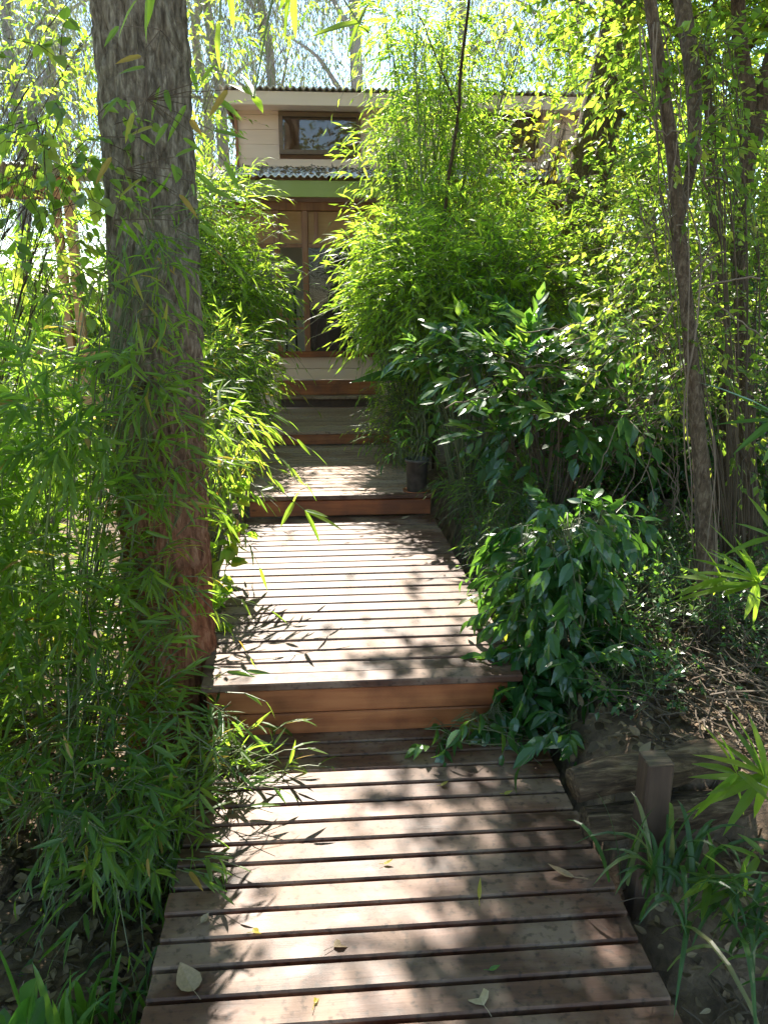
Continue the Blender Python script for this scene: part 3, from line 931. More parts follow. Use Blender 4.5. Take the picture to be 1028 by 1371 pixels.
limbs = [((-.45, 3.05, 4.4), (-1.2, 6.6, 5.6)), ((-.42, 3.1, 4.9), (.2, 6.9, 6.0)), ((-.42, 3.1, 5.5), (-.4, 8.2, 6.9)), ((-.4, 3.1, 5.8), (-2.4, 4.5, 7.2)),
         ((-.4, 3.1, 5.2), (1.3, 4.8, 6.3)), ((-.38, 3.1, 6.4), (.6, 2.0, 8.0)), ((-.4, 3.1, 6.0), (-1.9, 1.6, 7.2))]
for a, e in limbs:
    b = MB(); b.tube(limb_path(a, e, (0, 0, .08)), np.linspace(.055, .015, 10), 8); b.build('limb', M['brown_bark'], bt, True)
tw, lf = MB(), MB()
for (c, r, n) in [((-1.25, 6.3, 5.4), (.75, 1.2, .6), 500), ((-.5, 6.6, 5.7), (.9, 1.3, .6), 700), ((.3, 6.6, 6.0), (.9, 1.3, .6), 700), ((-.6, 8.0, 6.6), (1.1, 1.1, .7), 500),
                  ((1.2, 5.2, 5.9), (1.2, 1.2, .7), 700), ((-2.3, 4.6, 6.8), (1.2, 1.2, .8), 400), ((.6, 2.2, 7.6), (1.2, 1.2, .8), 300), ((-1.8, 1.8, 7.0), (1.1, 1.1, .8), 300)]:
    P, q = blob_points(c, r, n, 22, .25)
    sprigs(tw, lf, P, nrm(q + RNG.normal(scale=.5, size=(n, 3))), .3 * RNG.uniform(.7, 1.2, n), 9, .11, .055, 'lo', .3, .8, .25, .004, (0, 1), .8, 'crown')
    for e in P[RNG.choice(n, 30)]:
        if lit(np.array([e, (e + np.asarray(c)) / 2])).max() > .3:
            continue
        tw.tube(limb_path(c, e, (0, 0, .05), 5), np.linspace(.012, .004, 5), 4)
tw.build('branches', M['brown_bark'], bt)
lf.build('crown', M['thicket_leaf'], bt)
#@PLANTS

# ------------------------------------------------------------------ bamboo left of the walk
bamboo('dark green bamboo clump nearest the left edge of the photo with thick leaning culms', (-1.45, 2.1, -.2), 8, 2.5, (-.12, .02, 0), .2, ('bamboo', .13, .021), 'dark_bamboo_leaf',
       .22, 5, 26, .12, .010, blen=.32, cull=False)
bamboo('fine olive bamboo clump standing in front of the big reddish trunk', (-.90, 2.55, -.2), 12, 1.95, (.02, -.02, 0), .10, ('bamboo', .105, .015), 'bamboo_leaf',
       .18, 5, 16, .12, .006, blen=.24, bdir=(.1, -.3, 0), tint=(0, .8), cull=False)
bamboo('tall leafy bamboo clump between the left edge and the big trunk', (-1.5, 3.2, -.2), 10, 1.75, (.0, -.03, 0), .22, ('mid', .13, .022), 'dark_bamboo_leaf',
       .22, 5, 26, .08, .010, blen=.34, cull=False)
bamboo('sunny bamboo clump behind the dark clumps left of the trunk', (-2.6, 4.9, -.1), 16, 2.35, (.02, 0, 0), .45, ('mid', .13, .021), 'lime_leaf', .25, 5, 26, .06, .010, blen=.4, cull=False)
bamboo('low bamboo clump on littered soil at the left edge', (-1.75, 2.75, -.2), 9, 1.35, (.05, -.05, 0), .22, ('bamboo', .12, .018), 'bamboo_leaf', .22, 5, 22, .05, .007, blen=.3, cull=False)
bush('bamboo_shrub', 'low dark bamboo spray spilling over the left edge of the nearest deck', 'bamboo', (-.92, 2.2, -.18),
     [(at(150, 960, 2.35), (.28, .22, .20), 150), (at(235, 1060, 2.2), (.2, .18, .14), 110), (at(110, 1060, 2.1), (.2, .2, .16), 110), (at(300, 1000, 2.45), (.12, .12, .07), 28), (at(190, 1150, 1.95), (.13, .12, .08), 50)],
     ('bamboo', .095, .016), 'dark_bamboo_leaf', .16, 7, 6, .004, .35, .8, .2, 1.0, .1, 'bamboo clumps', spread=.4)
bush('bamboo_shrub', 'small light green bamboo sprays reaching over the wide deck boards below the orange riser', 'bamboo', (-.62, 2.42, -.18),
     [(at(330, 985, 2.5), (.10, .06, .05), 12), (at(352, 1035, 2.38), (.12, .07, .04), 10), (at(290, 1040, 2.35), (.06, .08, .05), 14)],
     ('bamboo', .10, .013), 'bamboo_leaf', .15, 5, 6, .004, .3, .8, .15, .6, .2, 'bamboo clumps', cull=False)

bush('bamboo_shrub', 'thin arching bamboo sprays hanging across the bark of the big trunk', 'bamboo', (-.98, 2.6, -.18),
     [(at(170, 400, 2.6), (.10, .08, .14), 30), (at(195, 520, 2.62), (.12, .08, .12), 36), (at(215, 640, 2.62), (.11, .08, .08), 34), (at(200, 760, 2.6), (.14, .1, .12), 34), (at(190, 300, 2.65), (.10, .06, .10), 20), (at(235, 830, 2.6), (.08, .08, .06), 16)],
     ('bamboo', .10, .0125), 'bamboo_leaf', .17, 6, 6, .004, .3, .75, .2, .9, .1, 'bamboo clumps', spread=.45, cull=False, curl=.3)

# ------------------------------------------------------------------ between the trunk and the house
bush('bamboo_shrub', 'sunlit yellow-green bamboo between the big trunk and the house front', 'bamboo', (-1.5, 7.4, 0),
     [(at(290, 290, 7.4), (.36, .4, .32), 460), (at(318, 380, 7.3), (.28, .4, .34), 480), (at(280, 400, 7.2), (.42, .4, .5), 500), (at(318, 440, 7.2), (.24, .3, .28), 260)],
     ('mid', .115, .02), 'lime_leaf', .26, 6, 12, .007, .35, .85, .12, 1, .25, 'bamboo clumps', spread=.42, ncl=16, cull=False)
bush('bamboo_shrub', 'mid green bamboo hanging beside the left end of the house steps', 'bamboo', (-1.0, 5.6, 0),
     [(at(300, 500, 6.0), (.26, .3, .26), 380), (at(280, 560, 5.6), (.22, .3, .24), 320), (at(340, 490, 6.6), (.10, .2, .16), 90), (at(278, 620, 5.0), (.13, .2, .12), 130)],
     ('mid', .11, .019), 'bamboo_leaf', .2, 6, 14, .008, .35, .8, .25, 1, .15, 'bamboo clumps', spread=.35, cull=False)
bush('bamboo_shrub', 'broad bladed dark bamboo sprays beside the right flank of the big trunk', 'bamboo', (-.72, 3.75, -.1),
     [(at(290, 550, 3.8), (.10, .15, .14), 34), (at(320, 585, 3.75), (.10, .12, .08), 16), (at(280, 640, 3.7), (.07, .1, .09), 14)],
     ('bamboo', .14, .02), 'bamboo_leaf', .2, 5, 7, .005, .45, .75, .3, .8, .2, 'bamboo clumps', cull=False)
bush('nettle', 'bright yellow-green young plant glowing between the trunk and the middle deck', 'plant', (-.60, 3.5, -.1),
     [(at(296, 715, 3.55), (.07, .13, .04), 13), (at(290, 765, 3.45), (.05, .12, .06), 14), (at(286, 670, 3.8), (.07, .1, .07), 14), (at(296, 610, 4.2), (.08, .1, .07), 12), (at(278, 830, 3.2), (.04, .12, .05), 9)],
     ('heart', .075, .055), 'lime_leaf', .09, 5, 6, .004, .2, .9, .05, .7, .35, cull=False, curl=.25)

# one arching spray over the middle deck
sp = thing('bamboo_branch', (-.62, 3.4, .6), 'single bamboo branch with a few long leaves hanging over the middle deck', 'bamboo', 'bamboo sprays')
b = MB(); pth = limb_path(at(285, 610, 3.5), at(408, 683, 3.35), (0, 0, .12), 10, .01); b.tube(pth, np.linspace(.003, .0015, 10), 5); b.build('stem', M['culm'], sp)
lf = MB()
tips = [(460, 706), (432, 728), (368, 640), (375, 705), (440, 690), (350, 655), (400, 655)]
src = [pth[-1], pth[-1], pth[7], pth[8], pth[9], pth[6], pth[8]]
for k, (px, py) in enumerate(tips):
    e = at(px, py, 3.3 + .03 * (k % 3))
    d = e - src[k]
    lf.leaves(src[k][None], d[None], nrm(np.array([[random.uniform(-.4, .4), -.4, 1.0]])), np.linalg.norm(d), .026, 'bamboo', .3 + .09 * k, .1)
lf.build('foliage', M['bamboo_leaf'], sp)

# the arching culm near the camera whose leaves hang into the top of the view
sp = thing('bamboo_branch', (-1.25, 1.35, -.2), 'near bamboo stem arching overhead with large yellow-green leaves hanging in front of the house roof', 'bamboo', 'bamboo sprays')
b = MB(); pth = limb_path((-1.25, 1.5, -.2), (-.05, 1.7, 2.28), (-.35, 0, .50), 18, .01); b.tube(pth, np.linspace(.009, .003, 18), 7); b.build('culm', M['culm'], sp, True)
tw, lf = MB(), MB()
near = [((300, -40), [((318, 38), 1.7), ((292, -8), 1.7), ((288, 92), 1.7)]), ((395, -40), [((372, 60), 1.75), ((375, 20), 1.75), ((392, 55), 1.78)]), ((340, 130), [((300, 100), 1.8), ((352, 143), 1.8), ((325, 88), 1.8)]),
        ((480, 30), [((412, 40), 1.7), ((455, 78), 1.75), ((476, 26), 1.7)]), ((205, -30), [((186, 55), 1.75), ((203, 35), 1.72), ((150, 48), 1.8)])]
for (sx, sy), ls in near:
    a0 = at(sx, sy, 1.72)
    j = int(np.argmin(np.linalg.norm(pth - a0, axis=1)))
    tw.tube(limb_path(pth[j], a0, (0, 0, .05), 6, .01), np.linspace(.003, .0015, 6), 4)
    for (px, py), yy in ls:
        e = at(px, py, yy)
        v = e - a0
        Lf = random.uniform(.085, .12)
        d = nrm(v) if np.linalg.norm(v) > .01 else np.array([.3, 0, -1.0])
        s_ = e - d * Lf
        tw.tube(limb_path(a0, s_, (0, 0, .04), 5, .01), .0018, 4)
        lf.leaves(s_[None], d[None], nrm(np.array([[random.uniform(-.8, .8), -.7, .6]])), Lf, .018, 'bamboo', random.uniform(.5, .95), .15)
tw.build('twigs', M['culm'], sp)
lf.build('foliage', M['lime_leaf'], sp)
sp = thing('bamboo_branch', (-.75, 2.35, -.2), 'thin bamboo stem with scattered large leaves in front of the upper trunk', 'bamboo', 'bamboo sprays')
b = MB(); pth = limb_path((-.75, 2.4, -.2), at(215, 40, 2.45), (-.12, 0, 0), 16, .01); b.tube(pth, np.linspace(.003, .001, 16), 6); b.build('culm', M['twig'], sp, True)
tw, lf = MB(), MB()
for px, py, dx, dy in [(160, 35, -14, 16), (190, 75, -30, 6), (195, 90, -32, 4), (215, 115, -14, 40), (222, 120, 5, 22), (250, 140, -24, 40), (255, 160, 10, 14), (205, 170, -30, 8), (225, 165, -16, 22), (245, 185, 22, 14),
                         (180, 150, -12, 35), (160, 130, -22, 22), (235, 210, 25, -14), (150, 210, -20, 30), (190, 240, -30, 20), (260, 230, 30, 22), (270, 110, 16, -24), (285, 175, 40, 6), (240, 260, 22, 25), (170, 290, -16, 34), (275, 250, 36, 14),
                         (265, 300, 26, 16), (255, 90, 10, 30), (300, 215, 20, 36), (305, 120, -22, 30), (290, 130, 30, 24)]:
    a0 = at(px, py, 2.45)
    j = int(np.argmin(np.linalg.norm(pth - a0, axis=1)))
    tw.tube(limb_path(pth[j], a0, (0, 0, .05), 5, .02), np.linspace(.002, .001, 5), 3)
    d = at(px + dx * 1.2, py + dy * 1.2, 2.45 + random.uniform(-.04, .04)) - a0
    lf.leaves(a0[None], d[None], nrm(np.array([[random.uniform(-.6, .6), -.8, .7]])), max(.07, np.linalg.norm(d)), .019, 'bamboo', random.choice([.3, .5, .6, .7, .75, .95, .985]), .12)
tw.build('twigs', M['twig'], sp)
lf.build('foliage', M['bamboo_leaf'], sp)

# climbing vine at the top left
bush('climbing_vine', 'climbing vine with heart shaped green and yellow leaves against the sky left of the trunk', 'vine', (-1.6, 3.0, -.2),
     [(at(50, 150, 2.7), (.2, .25, .2), 20), (at(45, 210, 2.7), (.2, .2, .16), 18), (at(90, 250, 2.8), (.12, .2, .2), 16), (at(30, 300, 2.7), (.2, .2, .2), 16)],
     ('heart', .058, .04), 'thicket_leaf', .2, 5, 4, .003, .5, .9, .35, .6, 0, stem_mat='brown_bark', tint=(.2, 1), twig_r=.0018, cull=False)

# ------------------------------------------------------------------ bamboo right of the steps, in front of the house
bush('bamboo_shrub', 'tall bright green bamboo plume rising in front of the clerestory wall', 'bamboo', (.95, 7.5, .1),
     [(at(552, 20, 7.5), (.30, .35, .3), 170), (at(650, 30, 7.3), (.4, .35, .22), 90), (at(580, 120, 7.4), (.32, .4, .42), 270), (at(660, 170, 7.2), (.35, .35, .2), 22), (at(590, 215, 7.3), (.40, .45, .36), 380), (at(615, 305, 7.0), (.54, .5, .38), 480), (at(700, 340, 6.9), (.5, .5, .34), 330), (at(525, 195, 7.2), (.12, .2, .10), 26)],
     ('mid', .12, .021), 'lime_leaf', .30, 6, 9, .009, .4, .85, .15, 1, .25, 'bamboo clumps', spread=.5, ncl=20, cull=False, stem_mat='culm')
bamboo('slender tall bamboo canes standing within the bright plume before the house', (1.05, 7.2, .1), 8, 4.2, (-.03, 0, 0), .16, ('mid', .11, .018), 'lime_leaf', .25, 5, 12, .3, .010, blen=.4, cull=False)
bush('bamboo_shrub', 'arching bamboo drooping in front of the brown house window', 'bamboo', (.75, 6.6, .1),
     [(at(512, 335, 6.6), (.22, .35, .12), 190), (at(500, 395, 6.6), (.12, .3, .2), 150), (at(560, 370, 6.3), (.36, .4, .34), 620), (at(525, 435, 6.2), (.18, .3, .20), 240), (at(625, 390, 6.1), (.5, .4, .36), 600), (at(700, 385, 6.0), (.4, .4, .36), 400)],
     ('mid', .115, .021), 'lime_leaf', .28, 6, 12, .007, .4, .85, .12, 1, .25, 'bamboo clumps', spread=.42, ncl=16, cull=False, updir=.5)
bush('bamboo_shrub', 'small feathery bamboo at the right end of the steps behind the pot', 'bamboo', (.62, 6.0, .1),
     [(at(528, 590, 5.9), (.14, .25, .18), 190), (at(520, 545, 6.2), (.10, .25, .18), 110), (at(550, 540, 5.9), (.20, .25, .25), 180)],
     ('mid', .075, .011), 'bamboo_leaf', .16, 6, 8, .005, .45, .8, .2, 1, .3, 'bamboo clumps')
bush('climbing_vine', 'vine with glowing yellow leaves in front of the right clerestory window', 'vine', (1.9, 7.6, .1),
     [(at(690, 190, 7.6), (.3, .2, .2), 9), (at(745, 170, 7.6), (.25, .2, .3), 14), (at(740, 240, 7.6), (.22, .2, .2), 8), (at(680, 240, 7.5), (.2, .2, .2), 5)],
     ('heart', .10, .075), 'yellow_leaf', .2, 5, 12, .006, .4, .9, .2, .8, .2, stem_mat='brown_bark')

# the pot with its plant
pt = on(563, 660, .362)
pt[0] -= .02
po = thing('plant_pot', (pt[0], pt[1] + .06, .361), 'black plastic nursery pot standing at the right corner of the upper platform', 'pot')
b = MB()
prof = [(.001, 0), (.060, 0), (.064, .004), (.073, .20), (.079, .202), (.080, .222), (.073, .223), (.070, .205), (.001, .195)]
sd = 28
V = [(pt[0] + r_ * math.cos(k / sd * 2 * math.pi), pt[1] + .06 + r_ * math.sin(k / sd * 2 * math.pi), .361 + z_) for r_, z_ in prof for k in range(sd)]
Q = [(i_ * sd + k, i_ * sd + (k + 1) % sd, (i_ + 1) * sd + (k + 1) % sd, (i_ + 1) * sd + k) for i_ in range(len(prof) - 1) for k in range(sd)]
b.add(V, None, Q, .5)
b.build('pot_body', M['pot'], po, True)
b = MB(); prof2 = [(.001, .002), (.088, .0), (.094, .012), (.09, .013), (.084, .006), (.001, .005)]
V = [(pt[0] + r_ * math.cos(k / sd * 2 * math.pi), pt[1] + .06 + r_ * math.sin(k / sd * 2 * math.pi), .3605 + z_) for r_, z_ in prof2 for k in range(sd)]
Q = [(i_ * sd + k, i_ * sd + (k + 1) % sd, (i_ + 1) * sd + (k + 1) % sd, (i_ + 1) * sd + k) for i_ in range(len(prof2) - 1) for k in range(sd)]
b.add(V, None, Q, .5); b.build('saucer', M['fascia'], po, True)
bush('potted_plant', 'slender green plant growing in the black nursery pot', 'plant', (pt[0], pt[1] + .06, .56),
     [((pt[0], pt[1] + .06, .78), (.10, .10, .12), 20), ((pt[0] - .13, pt[1] + .02, .62), (.03, .05, .08), 4)], ('bamboo', .09, .02), 'grass_leaf', .14, 5, 9, .004, .4, .7, .2, .6, .5, cull=False)

# ------------------------------------------------------------------ broad leaved shrubs
bush('broadleaf_shrub', 'leafy shrub with bright oval leaves directly behind the pot', 'shrub', (.95, 5.0, .05),
     [(at(565, 480, 5.3), (.13, .2, .06), 16), (at(625, 490, 5.1), (.2, .2, .16), 48), (at(680, 565, 4.9), (.13, .2, .10), 24), (at(660, 440, 5.3), (.22, .25, .14), 36)],
     ('broad', .12, .052), 'gloss_leaf', .2, 6, 10, .008, .3, .85, .12, .9, .2, 'broadleaf shrubs', updir=(0, -.5, 1.6), tint=(.3, 1), curl=.2, cull=False)
bush('broadleaf_shrub', 'tall lime green shrub in front of the bamboo, above the glossy leaves', 'shrub', (1.15, 5.6, .05),
     [(at(670, 370, 5.7), (.3, .3, .22), 50), (at(720, 430, 5.5), (.3, .3, .22), 56), (at(610, 440, 5.6), (.22, .3, .12), 30)],
     ('broad', .13, .05), 'lime_leaf', .26, 7, 12, .008, .35, .85, .15, .9, .2, 'broadleaf shrubs', updir=1.0)
bush('broadleaf_shrub', 'glossy shrub whose flat leaves glint white in front of the dark hollow', 'shrub', (1.35, 4.4, .15),
     [(at(700, 500, 4.4), (.28, .3, .12), 56), (at(760, 550, 4.1), (.26, .2, .07), 36), (at(830, 540, 4.0), (.22, .2, .05), 24), (at(780, 470, 4.5), (.28, .25, .12), 40), (at(690, 590, 4.4), (.15, .2, .10), 20)],
     ('broad', .13, .062), 'gloss_leaf', .26, 7, 7, .007, .2, .95, .02, .9, .12, 'broadleaf shrubs', updir=(0, -1.0, 2.8), stem_mat='twig', curl=.06, cull=False)
bush('broadleaf_shrub', 'upright dark green shrub with drooping pointed leaves beside the deck corner', 'shrub', (.98, 2.78, .1),
     [(at(755, 690, 2.95), (.17, .17, .08), 40), (at(735, 770, 2.9), (.15, .16, .14), 62), (at(740, 865, 2.8), (.17, .16, .17), 84), (at(720, 965, 2.65), (.15, .13, .11), 44), (at(690, 920, 2.75), (.08, .1, .07), 16), (at(770, 980, 2.5), (.10, .1, .1), 24), (at(800, 700, 3.0), (.12, .14, .08), 22), (at(690, 780, 3.0), (.07, .1, .08), 16)],
     ('broad', .105, .046), 'gloss_leaf', .17, 7, 6, .006, .4, .8, .35, .9, .1, 'broadleaf shrubs', updir=.8, curl=.35, tint=(0, .45), cull=False)
bush('broadleaf_shrub', 'drooping side branch shrub with a few large dark leaves over the orange riser', 'shrub', (.80, 2.55, .02),
     [(at(610, 965, 2.52), (.09, .05, .03), 5), (at(578, 985, 2.5), (.04, .04, .03), 3), (at(650, 950, 2.58), (.07, .06, .05), 7)],
     ('broad', .10, .042), 'gloss_leaf', .13, 5, 6, .004, .5, .9, .45, .5, 0, 'broadleaf shrubs', cull=False, curl=.3)
bush('broadleaf_shrub', 'little light green seedling shrub against the right edge of the middle deck', 'shrub', (.78, 3.2, .1),
     [(at(665, 800, 3.3), (.07, .1, .06), 14), (at(645, 850, 3.15), (.06, .1, .06), 12), (at(690, 840, 3.2), (.09, .1, .08), 16)],
     ('broad', .06, .028), 'thicket_leaf', .11, 6, 6, .004, .3, .85, .15, .8, .3, 'broadleaf shrubs', cull=False, updir=1.2)
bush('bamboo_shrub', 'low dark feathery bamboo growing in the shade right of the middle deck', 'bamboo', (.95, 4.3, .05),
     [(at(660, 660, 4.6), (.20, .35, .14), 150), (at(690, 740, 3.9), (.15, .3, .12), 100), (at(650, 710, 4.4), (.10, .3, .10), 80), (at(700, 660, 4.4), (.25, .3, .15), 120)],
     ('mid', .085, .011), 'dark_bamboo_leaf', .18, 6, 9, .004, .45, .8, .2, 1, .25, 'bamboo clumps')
bl = thing('large_leaf_plant', (.62, 6.1, .1), 'plant with very large ribbed dark green leaves beside the house steps', 'plant')
b = MB(); lf = MB()
for a_, e_, ww in (((560, 505), (470, 498), .16), ((556, 500), (530, 470), .13), ((560, 510), (600, 520), .14)):
    A_, E_ = at(*a_, 5.9), at(*e_, 5.8)
    b.tube(limb_path((.62, 6.1, .0), A_, (0, 0, .1), 8, .01), np.linspace(.009, .004, 8), 6)
    lf.leaves(A_[None], (E_ - A_)[None], np.array([[.1, -.45, .9]]), np.linalg.norm(E_ - A_), ww, 'broad', .3, .18)
b.build('stem', M['green_stem'], bl); lf.build('foliage', M['gloss_leaf'], bl)

# ------------------------------------------------------------------ trees on the right
def tree(label, name, trunks, crown, leaf, mats, bark, ncl=26, sprig=.24, K=8, limbn=8, cull='crown', group='trees round the walk', tint=(0, 1), droop=.3, updir=.8, sides=18, tw_r=.003, foliage='crown'):
    base = np.asarray(trunks[0][0][0], float)
    root = thing(name, base, label, 'tree', group)
    for P, R in trunks:
        b = MB(); trunk_mesh(b, P, R, sides); b.build('trunk', M[bark], root, True)
    top = np.asarray(trunks[0][0][-1], float)
    lf, tw = MB(), MB()
    kind, ll, lw = leaf
    allp = np.vstack([np.asarray(p, float) for p, r in trunks])
    for (c, r, n) in crown:
        c = np.asarray(c, float)
        P, q = blob_points(c, r, n, ncl, .26)
        sprigs(tw, lf, P, nrm(q + RNG.normal(scale=.5, size=(n, 3))), sprig * RNG.uniform(.6, 1.2, n), K, ll, lw, kind, droop, .85, .2, tw_r, tint, updir, cull)
        src = allp[np.argsort(np.linalg.norm(allp - c, axis=1))[0]]
        if cull != 'crown' or lit(c[None])[0] < .5:
            tw.tube(limb_path(src, c, (0, 0, .1), 9, .05), np.linspace(.028, .010, 9), 6)
        for e in P[RNG.choice(n, min(n, limbn))]:
            if cull == 'crown' and lit(np.array([e, (e + c) / 2])).max() > .3:
                continue
            tw.tube(limb_path(c, e, (0, 0, .05), 6, .05), np.linspace(.009, .003, 6), 4)
    tw.build('branches', M[bark], root)
    lf.build(foliage, M[mats], root)
    return root


def pth_px(pts, y):
    return [at(px, py, y if not isinstance(y, (list, tuple)) else y[k]) for k, (px, py) in enumerate(pts)]


t1 = pth_px([(950, 900), (945, 760), (938, 620), (925, 480), (912, 340), (900, 200), (878, 60), (862, -60)], [2.95] * 8)
t1[0][2] = 0.05
t1.append(t1[-1] + np.array([-.1, .1, 1.2])); t1.append(t1[-1] + np.array([-.1, .2, 1.2]))
t1b = pth_px([(910, 300), (930, 200), (928, 100), (912, 0), (906, -80)], [3.0, 3.1, 3.2, 3.3, 3.4]); t1b.append(t1b[-1] + np.array([.2, .2, 1.6]))
tree('slender grey forked tree right of the deck wrapped in dry vines', 'tree', [(t1, [.048, .038, .031, .027, .024, .023, .022, .02, .018, .013]), (t1b, [.012, .024, .030, .032, .032, .02])],
     [(at(900, 40, 4.6), (.7, .7, .4), 330), ((1.3, 4.2, 4.2), (1.0, 1.0, .6), 900), ((2.1, 3.4, 4.2), (1.2, 1.2, .8), 1100), ((1.6, 4.9, 3.9), (.9, .9, .5), 700)], ('lo', .075, .038), 'thicket_leaf', 'bark')
t2 = pth_px([(1005, 780), (1000, 640), (995, 480), (985, 330), (1000, 220), (1008, 150), (990, 60), (985, -60)], [4.0] * 8)
t2[0][2] = .1
t2.append(t2[-1] + np.array([.2, .2, 1.5]))
t2b = pth_px([(1002, 200), (1030, 100), (1060, -20)], 4.0); t2b.append(t2b[-1] + np.array([.5, .1, 1.0]))
tree('brown twin stemmed tree at the right edge of the photo', 'tree', [(t2, [.075, .05, .038, .036, .04, .034, .032, .03, .025]), (t2b, [.05, .045, .04, .03])],
     [(at(985, 120, 5.2), (.6, .7, .7), 420), (at(1010, 290, 5.2), (.5, .6, .5), 360), ((3.3, 4.6, 4.2), (1.2, 1.2, .9), 700), ((3.0, 2.8, 4.6), (1.2, 1.2, .8), 500)], ('lo', .07, .036), 'thicket_leaf', 'brown_bark')
t2c = pth_px([(972, 760), (968, 660), (975, 560), (965, 440)], 4.3); t2c[0][2] = .1; t2c.append(t2c[-1] + np.array([-.1, .3, 1.4]))
tree('short thick brown trunk in the thicket just left of the twin stemmed tree', 'tree', [(t2c, [.075, .055, .045, .04, .02])],
     [(at(960, 380, 4.9), (.4, .5, .4), 260)], ('lo', .06, .032), 'thicket_leaf', 'brown_bark')
t3 = pth_px([(770, 420), (785, 260), (805, 150), (830, 40), (845, -60)], 7.2); t3.insert(0, np.array([t3[0][0] - .05, 7.2, .05])); t3.append(t3[-1] + np.array([.4, .2, 2.2]))
tree('thick leaning ivy covered tree at the right end of the house', 'tree', [(t3, [.24, .22, .19, .18, .17, .16, .10])],
     [(at(812, 240, 6.9), (.2, .3, .5), 300), (at(840, 80, 6.9), (.4, .5, .5), 380), (at(760, 0, 6.6), (.6, .5, .28), 260), (at(690, 45, 6.4), (.45, .4, .16), 120), (at(860, 240, 6.6), (.5, .5, .6), 420),
      ((2.8, 6.6, 5.0), (1.5, 1.2, .8), 700), (at(930, 180, 6.8), (.6, .6, .7), 460)], ('lo', .085, .045), 'lime_leaf', 'bark', droop=.5)

# thicket masses
def th(label, base, blobs, leaf, mats, **k):
    return bush('thicket_shrub', label, 'shrub', base, blobs, leaf, mats, group='thicket shrubs on the right', **k)


th('tangled small leaved thicket between the leaning tree and the grey forked trunk', (2.2, 6.0, .1), [(at(800, 380, 5.9), (.5, .5, .4), 520), (at(850, 330, 5.6), (.5, .5, .5), 520), (at(870, 440, 5.2), (.4, .4, .34), 380), (at(750, 460, 5.6), (.4, .4, .28), 300)],
   ('lo', .06, .032), 'thicket_leaf', sprig=.2, K=7, nstem=3, stem_r=.006, stem_mat='twig', spread=.32, twig_r=.003)
th('loose sunny thicket sprays crossing in front of the grey forked trunk', (2.1, 3.6, .15), [(at(905, 330, 3.7), (.3, .3, .34), 150), (at(975, 400, 3.6), (.3, .3, .34), 170), (at(1000, 240, 3.9), (.3, .3, .3), 130), (at(850, 420, 3.9), (.22, .25, .2), 110), (at(990, 560, 3.5), (.2, .25, .2), 80), (at(915, 200, 2.9), (.16, .1, .2), 46), (at(905, 470, 3.1), (.2, .14, .16), 60), (at(925, 90, 3.0), (.16, .12, .16), 40)],
   ('mid', .05, .03), 'thicket_leaf', sprig=.18, K=7, nstem=3, stem_r=.006, stem_mat='twig', spread=.4, twig_r=.002)
th('dark leafy thicket behind the twin stemmed tree at the right edge', (2.9, 5.0, .1), [(at(990, 420, 5.2), (.5, .5, .5), 520), (at(1020, 540, 5.0), (.4, .5, .4), 420), (at(940, 520, 5.4), (.4, .5, .3), 320), (at(1010, 640, 4.8), (.3, .4, .3), 220)],
   ('lo', .06, .03), 'gloss_leaf', sprig=.2, K=7, nstem=3, stem_r=.006, stem_mat='twig', spread=.32, updir=1.2)
th('low dark leafy undergrowth inside the hollow behind the dry vines', (2.1, 5.2, .1), [(at(850, 610, 5.3), (.5, .4, .26), 420), (at(940, 640, 5.2), (.4, .4, .22), 320), (at(780, 620, 5.3), (.35, .4, .24), 260), ((3.2, 5.6, .6), (.6, .5, .4), 320)],
   ('lo', .06, .034), 'gloss_leaf', sprig=.18, K=7, nstem=5, stem_r=.006, stem_mat='brown_bark', tint=(0, .5), updir=.4)
th('backdrop thicket closing the dark hollow behind the glossy shrub', (2.2, 7.6, .1), [((2.0, 7.8, 1.0), (1.0, .6, .9), 700), ((3.6, 7.6, 1.4), (1.2, .8, 1.3), 800), ((3.2, 7.5, 2.8), (1.2, .8, .8), 500), ((5.2, 6.8, 1.6), (1.2, 1.0, 1.6), 700), ((5.0, 4.8, 1.6), (1, 1.2, 1.6), 700)],
   ('lo', .085, .045), 'thicket_leaf', sprig=.26, K=8, nstem=10, stem_r=.010, stem_mat='twig')
th('overgrown shrub wall beyond the right edge shading the bank', (3.6, 2.6, .1), [((3.6, 2.6, 1.2), (.9, 1.2, 1.2), 700), ((3.4, 1.0, 1.2), (.9, 1.0, 1.2), 500)], ('lo', .08, .045), 'thicket_leaf', sprig=.26, K=8, nstem=16, stem_r=.012, stem_mat='twig')
bush('ground_ivy', 'carpet of small pale leaved creeper on the bank behind the brushwood', 'creeper', (1.6, 3.6, .15),
     [((1.35, 3.75, .28), (.45, .5, .13), 330), ((1.9, 3.9, .26), (.5, .5, .14), 330), ((1.3, 4.4, .3), (.4, .4, .14), 200), ((2.3, 3.3, .24), (.4, .4, .12), 180), ((1.5, 3.0, .28), (.4, .35, .14), 300), ((1.2, 2.5, .26), (.2, .2, .10), 80), ((1.9, 2.7, .24), (.3, .25, .10), 110), ((1.15, 3.1, .28), (.2, .35, .14), 150)],
     ('mid', .036, .024), 'gloss_leaf', .12, 6, 10, .003, .1, 1.0, .0, .6, .5, updir=1.6)

